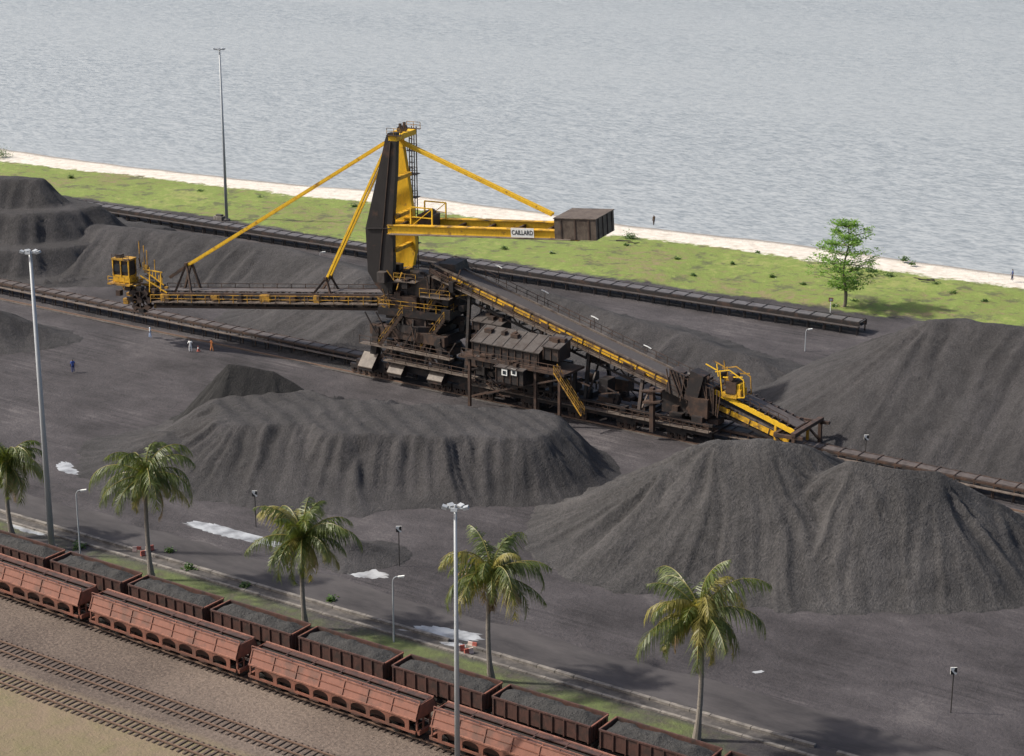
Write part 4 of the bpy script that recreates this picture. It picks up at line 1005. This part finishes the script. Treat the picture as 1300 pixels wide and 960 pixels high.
def barrier(loc,rz,red,sc=1):
    m=MB(); pr=[(-.2,0),(.2,0),(.2,.1),(.1,.28),(.07,.55),(-.07,.55),(-.1,.28),(-.2,.1)]
    for i in range(2):
        x0=-.45+i*.45; m.prism([(x0,y,zz) for y,zz in pr],(.45,0,0),'red' if (i+red)%2 else 'pinkwhite')
    o=m.obj("road_barrier"); o.location=loc; o.rotation_euler=(0,0,rz); tag(o,label="short red and white road barrier at the roadside",category="barrier",group="red and white road barriers")
for px,py,r in ((174,700,0),(184,705,1),(190,699,0),(584,826,0),(595,830,1),(600,822,0)):
    barrier(G(px,py),random.uniform(-.4,1.2),r)
m=MB(); m.tube((0,0,0),(0,0,.06),.3,.3,'red',12); m.tube((0,0,.06),(0,0,.4),.2,.13,'red',12,False); m.tube((0,0,.4),(0,0,.6),.13,.09,'white',12,False); m.tube((0,0,.6),(0,0,.8),.09,.04,'red',12)
o=m.obj("traffic_cone"); o.location=G(252,446); tag(o,label="red and white traffic cone beside the conveyor",category="traffic cone")
# ------------------------------------------------------------------ people
def person(px,py,shirt,trous,label,rz=0,stride=.15,arm=.1):
    V=[];E=[];Rr=[]
    def a(p,r,par=None):
        V.append(p);Rr.append(r)
        if par is not None:E.append((par,len(V)-1))
        return len(V)-1
    pel=a((0,0,.95),.16); sp=a((0,0,1.15),.15,pel); ch=a((0,.01,1.36),.18,sp); nk=a((0,.01,1.5),.06,ch); hd=a((0,.03,1.6),.09,nk); ht=a((0,.02,1.7),.09,hd); a((0,.12,1.6),.02,hd)
    for sg in (-1,1):
        sh=a((sg*.2,0,1.4),.085,ch); el=a((sg*.29,sg*arm,1.12),.06,sh); wr=a((sg*.29,sg*arm+.12,.88),.04,el); pm=a((sg*.29,sg*arm+.14,.82),.04,wr)
        for k in range(4):
            f1=a((sg*.29,sg*arm+.105+k*.025,.765),.011,pm); a((sg*.285,sg*arm+.115+k*.025,.715-.01*(k%2)),.009,f1)
        t1=a((sg*.26,sg*arm+.18,.81),.011,pm); a((sg*.25,sg*arm+.19,.77),.01,t1)
        hp=a((sg*.1,0,.88),.12,pel); kn=a((sg*.13,sg*stride*.6+.03,.5),.09,hp); an=a((sg*.13,sg*stride,.1),.065,kn); a((sg*.14,sg*stride+.15,.04),.04,an)
    me=bpy.data.meshes.new("p"); me.from_pydata(V,E,[]); o=bpy.data.objects.new("p",me); COL.objects.link(o)
    md=o.modifiers.new("s",'SKIN'); o.modifiers.new("u",'SUBSURF').levels=1
    for i,r in enumerate(Rr): me.skin_vertices[0].data[i].radius=(r,r*(.75 if i in (0,1,2) else 1))
    me.skin_vertices[0].data[0].use_root=True
    dg=bpy.context.evaluated_depsgraph_get(); dg.update(); m2=bpy.data.meshes.new_from_object(o.evaluated_get(dg)); bpy.data.objects.remove(o)
    m2.materials.clear()
    for c in (plain("shirt",shirt,.8,.1),plain("trousers",trous,.8,.1),M['skin'],M['hair']): m2.materials.append(c)
    for p in m2.polygons:
        x,y,zz=p.center; p.use_smooth=True
        if zz>1.66 or (zz>1.58 and y<0): i=3
        elif zz>1.49 or (abs(x)>.2 and zz<1.18 and zz>.65): i=2
        elif zz>.95: i=0
        elif zz>.1: i=1
        else: i=3
        p.material_index=i
    ob=bpy.data.objects.new("person",m2); COL.objects.link(ob); ob.location=G(px,py,.03); ob.rotation_euler=(0,0,rz); ob.scale=(1.1,1.1,1.1); tag(ob,label=label,category="person",group="people on foot"); return ob
person(93,473,(.04,.09,.32),(.02,.04,.16),"person in dark blue overalls walking across the yard",1.0)
person(191,429,(.65,.72,.8),(.4,.5,.7),"person in a pale shirt standing by the conveyor",2.2)
person(269,446,(.85,.3,.1),(.7,.28,.1),"person in orange overalls working beside the track",-.6)
person(242,447,(.8,.8,.78),(.75,.75,.75),"person in white clothes beside the track",.4,.05)
person(830,286,(.15,.1,.06),(.08,.06,.05),"person strolling on the beach",1.2)
person(1285,356,(.05,.08,.2),(.03,.04,.08),"person in dark blue standing on the sand",2.0,.1)
# ------------------------------------------------------------------ light
az_dir=(-R_*.98+Vector((-F_.x,-F_.y,0))*-.08).normalized()
elev=math.radians(44)
sd=(az_dir*math.cos(elev)+Vector((0,0,1))*math.sin(elev)).normalized()
ld=bpy.data.lights.new("sun",'SUN'); ld.energy=4.9; ld.angle=math.radians(2.2); ld.color=(1,.945,.85)
lo=bpy.data.objects.new("sun",ld); COL.objects.link(lo); lo.rotation_euler=sd.to_track_quat('Z','Y').to_euler(); lo.location=(0,0,200)
w=bpy.data.worlds.new("World"); scene.world=w; w.use_nodes=True; nt=w.node_tree
sk=nt.nodes.new("ShaderNodeTexSky"); sk.sky_type='NISHITA'; sk.sun_disc=False; sk.sun_elevation=elev; sk.sun_rotation=math.atan2(sd.x,sd.y); sk.air_density=1.0; sk.dust_density=4.5; sk.ozone_density=.9
bg=nt.nodes["Background"]; bg.inputs[1].default_value=.14; nt.links.new(sk.outputs[0],bg.inputs[0])
scene.view_settings.view_transform='Standard'; scene.view_settings.look='None'; scene.view_settings.exposure=0
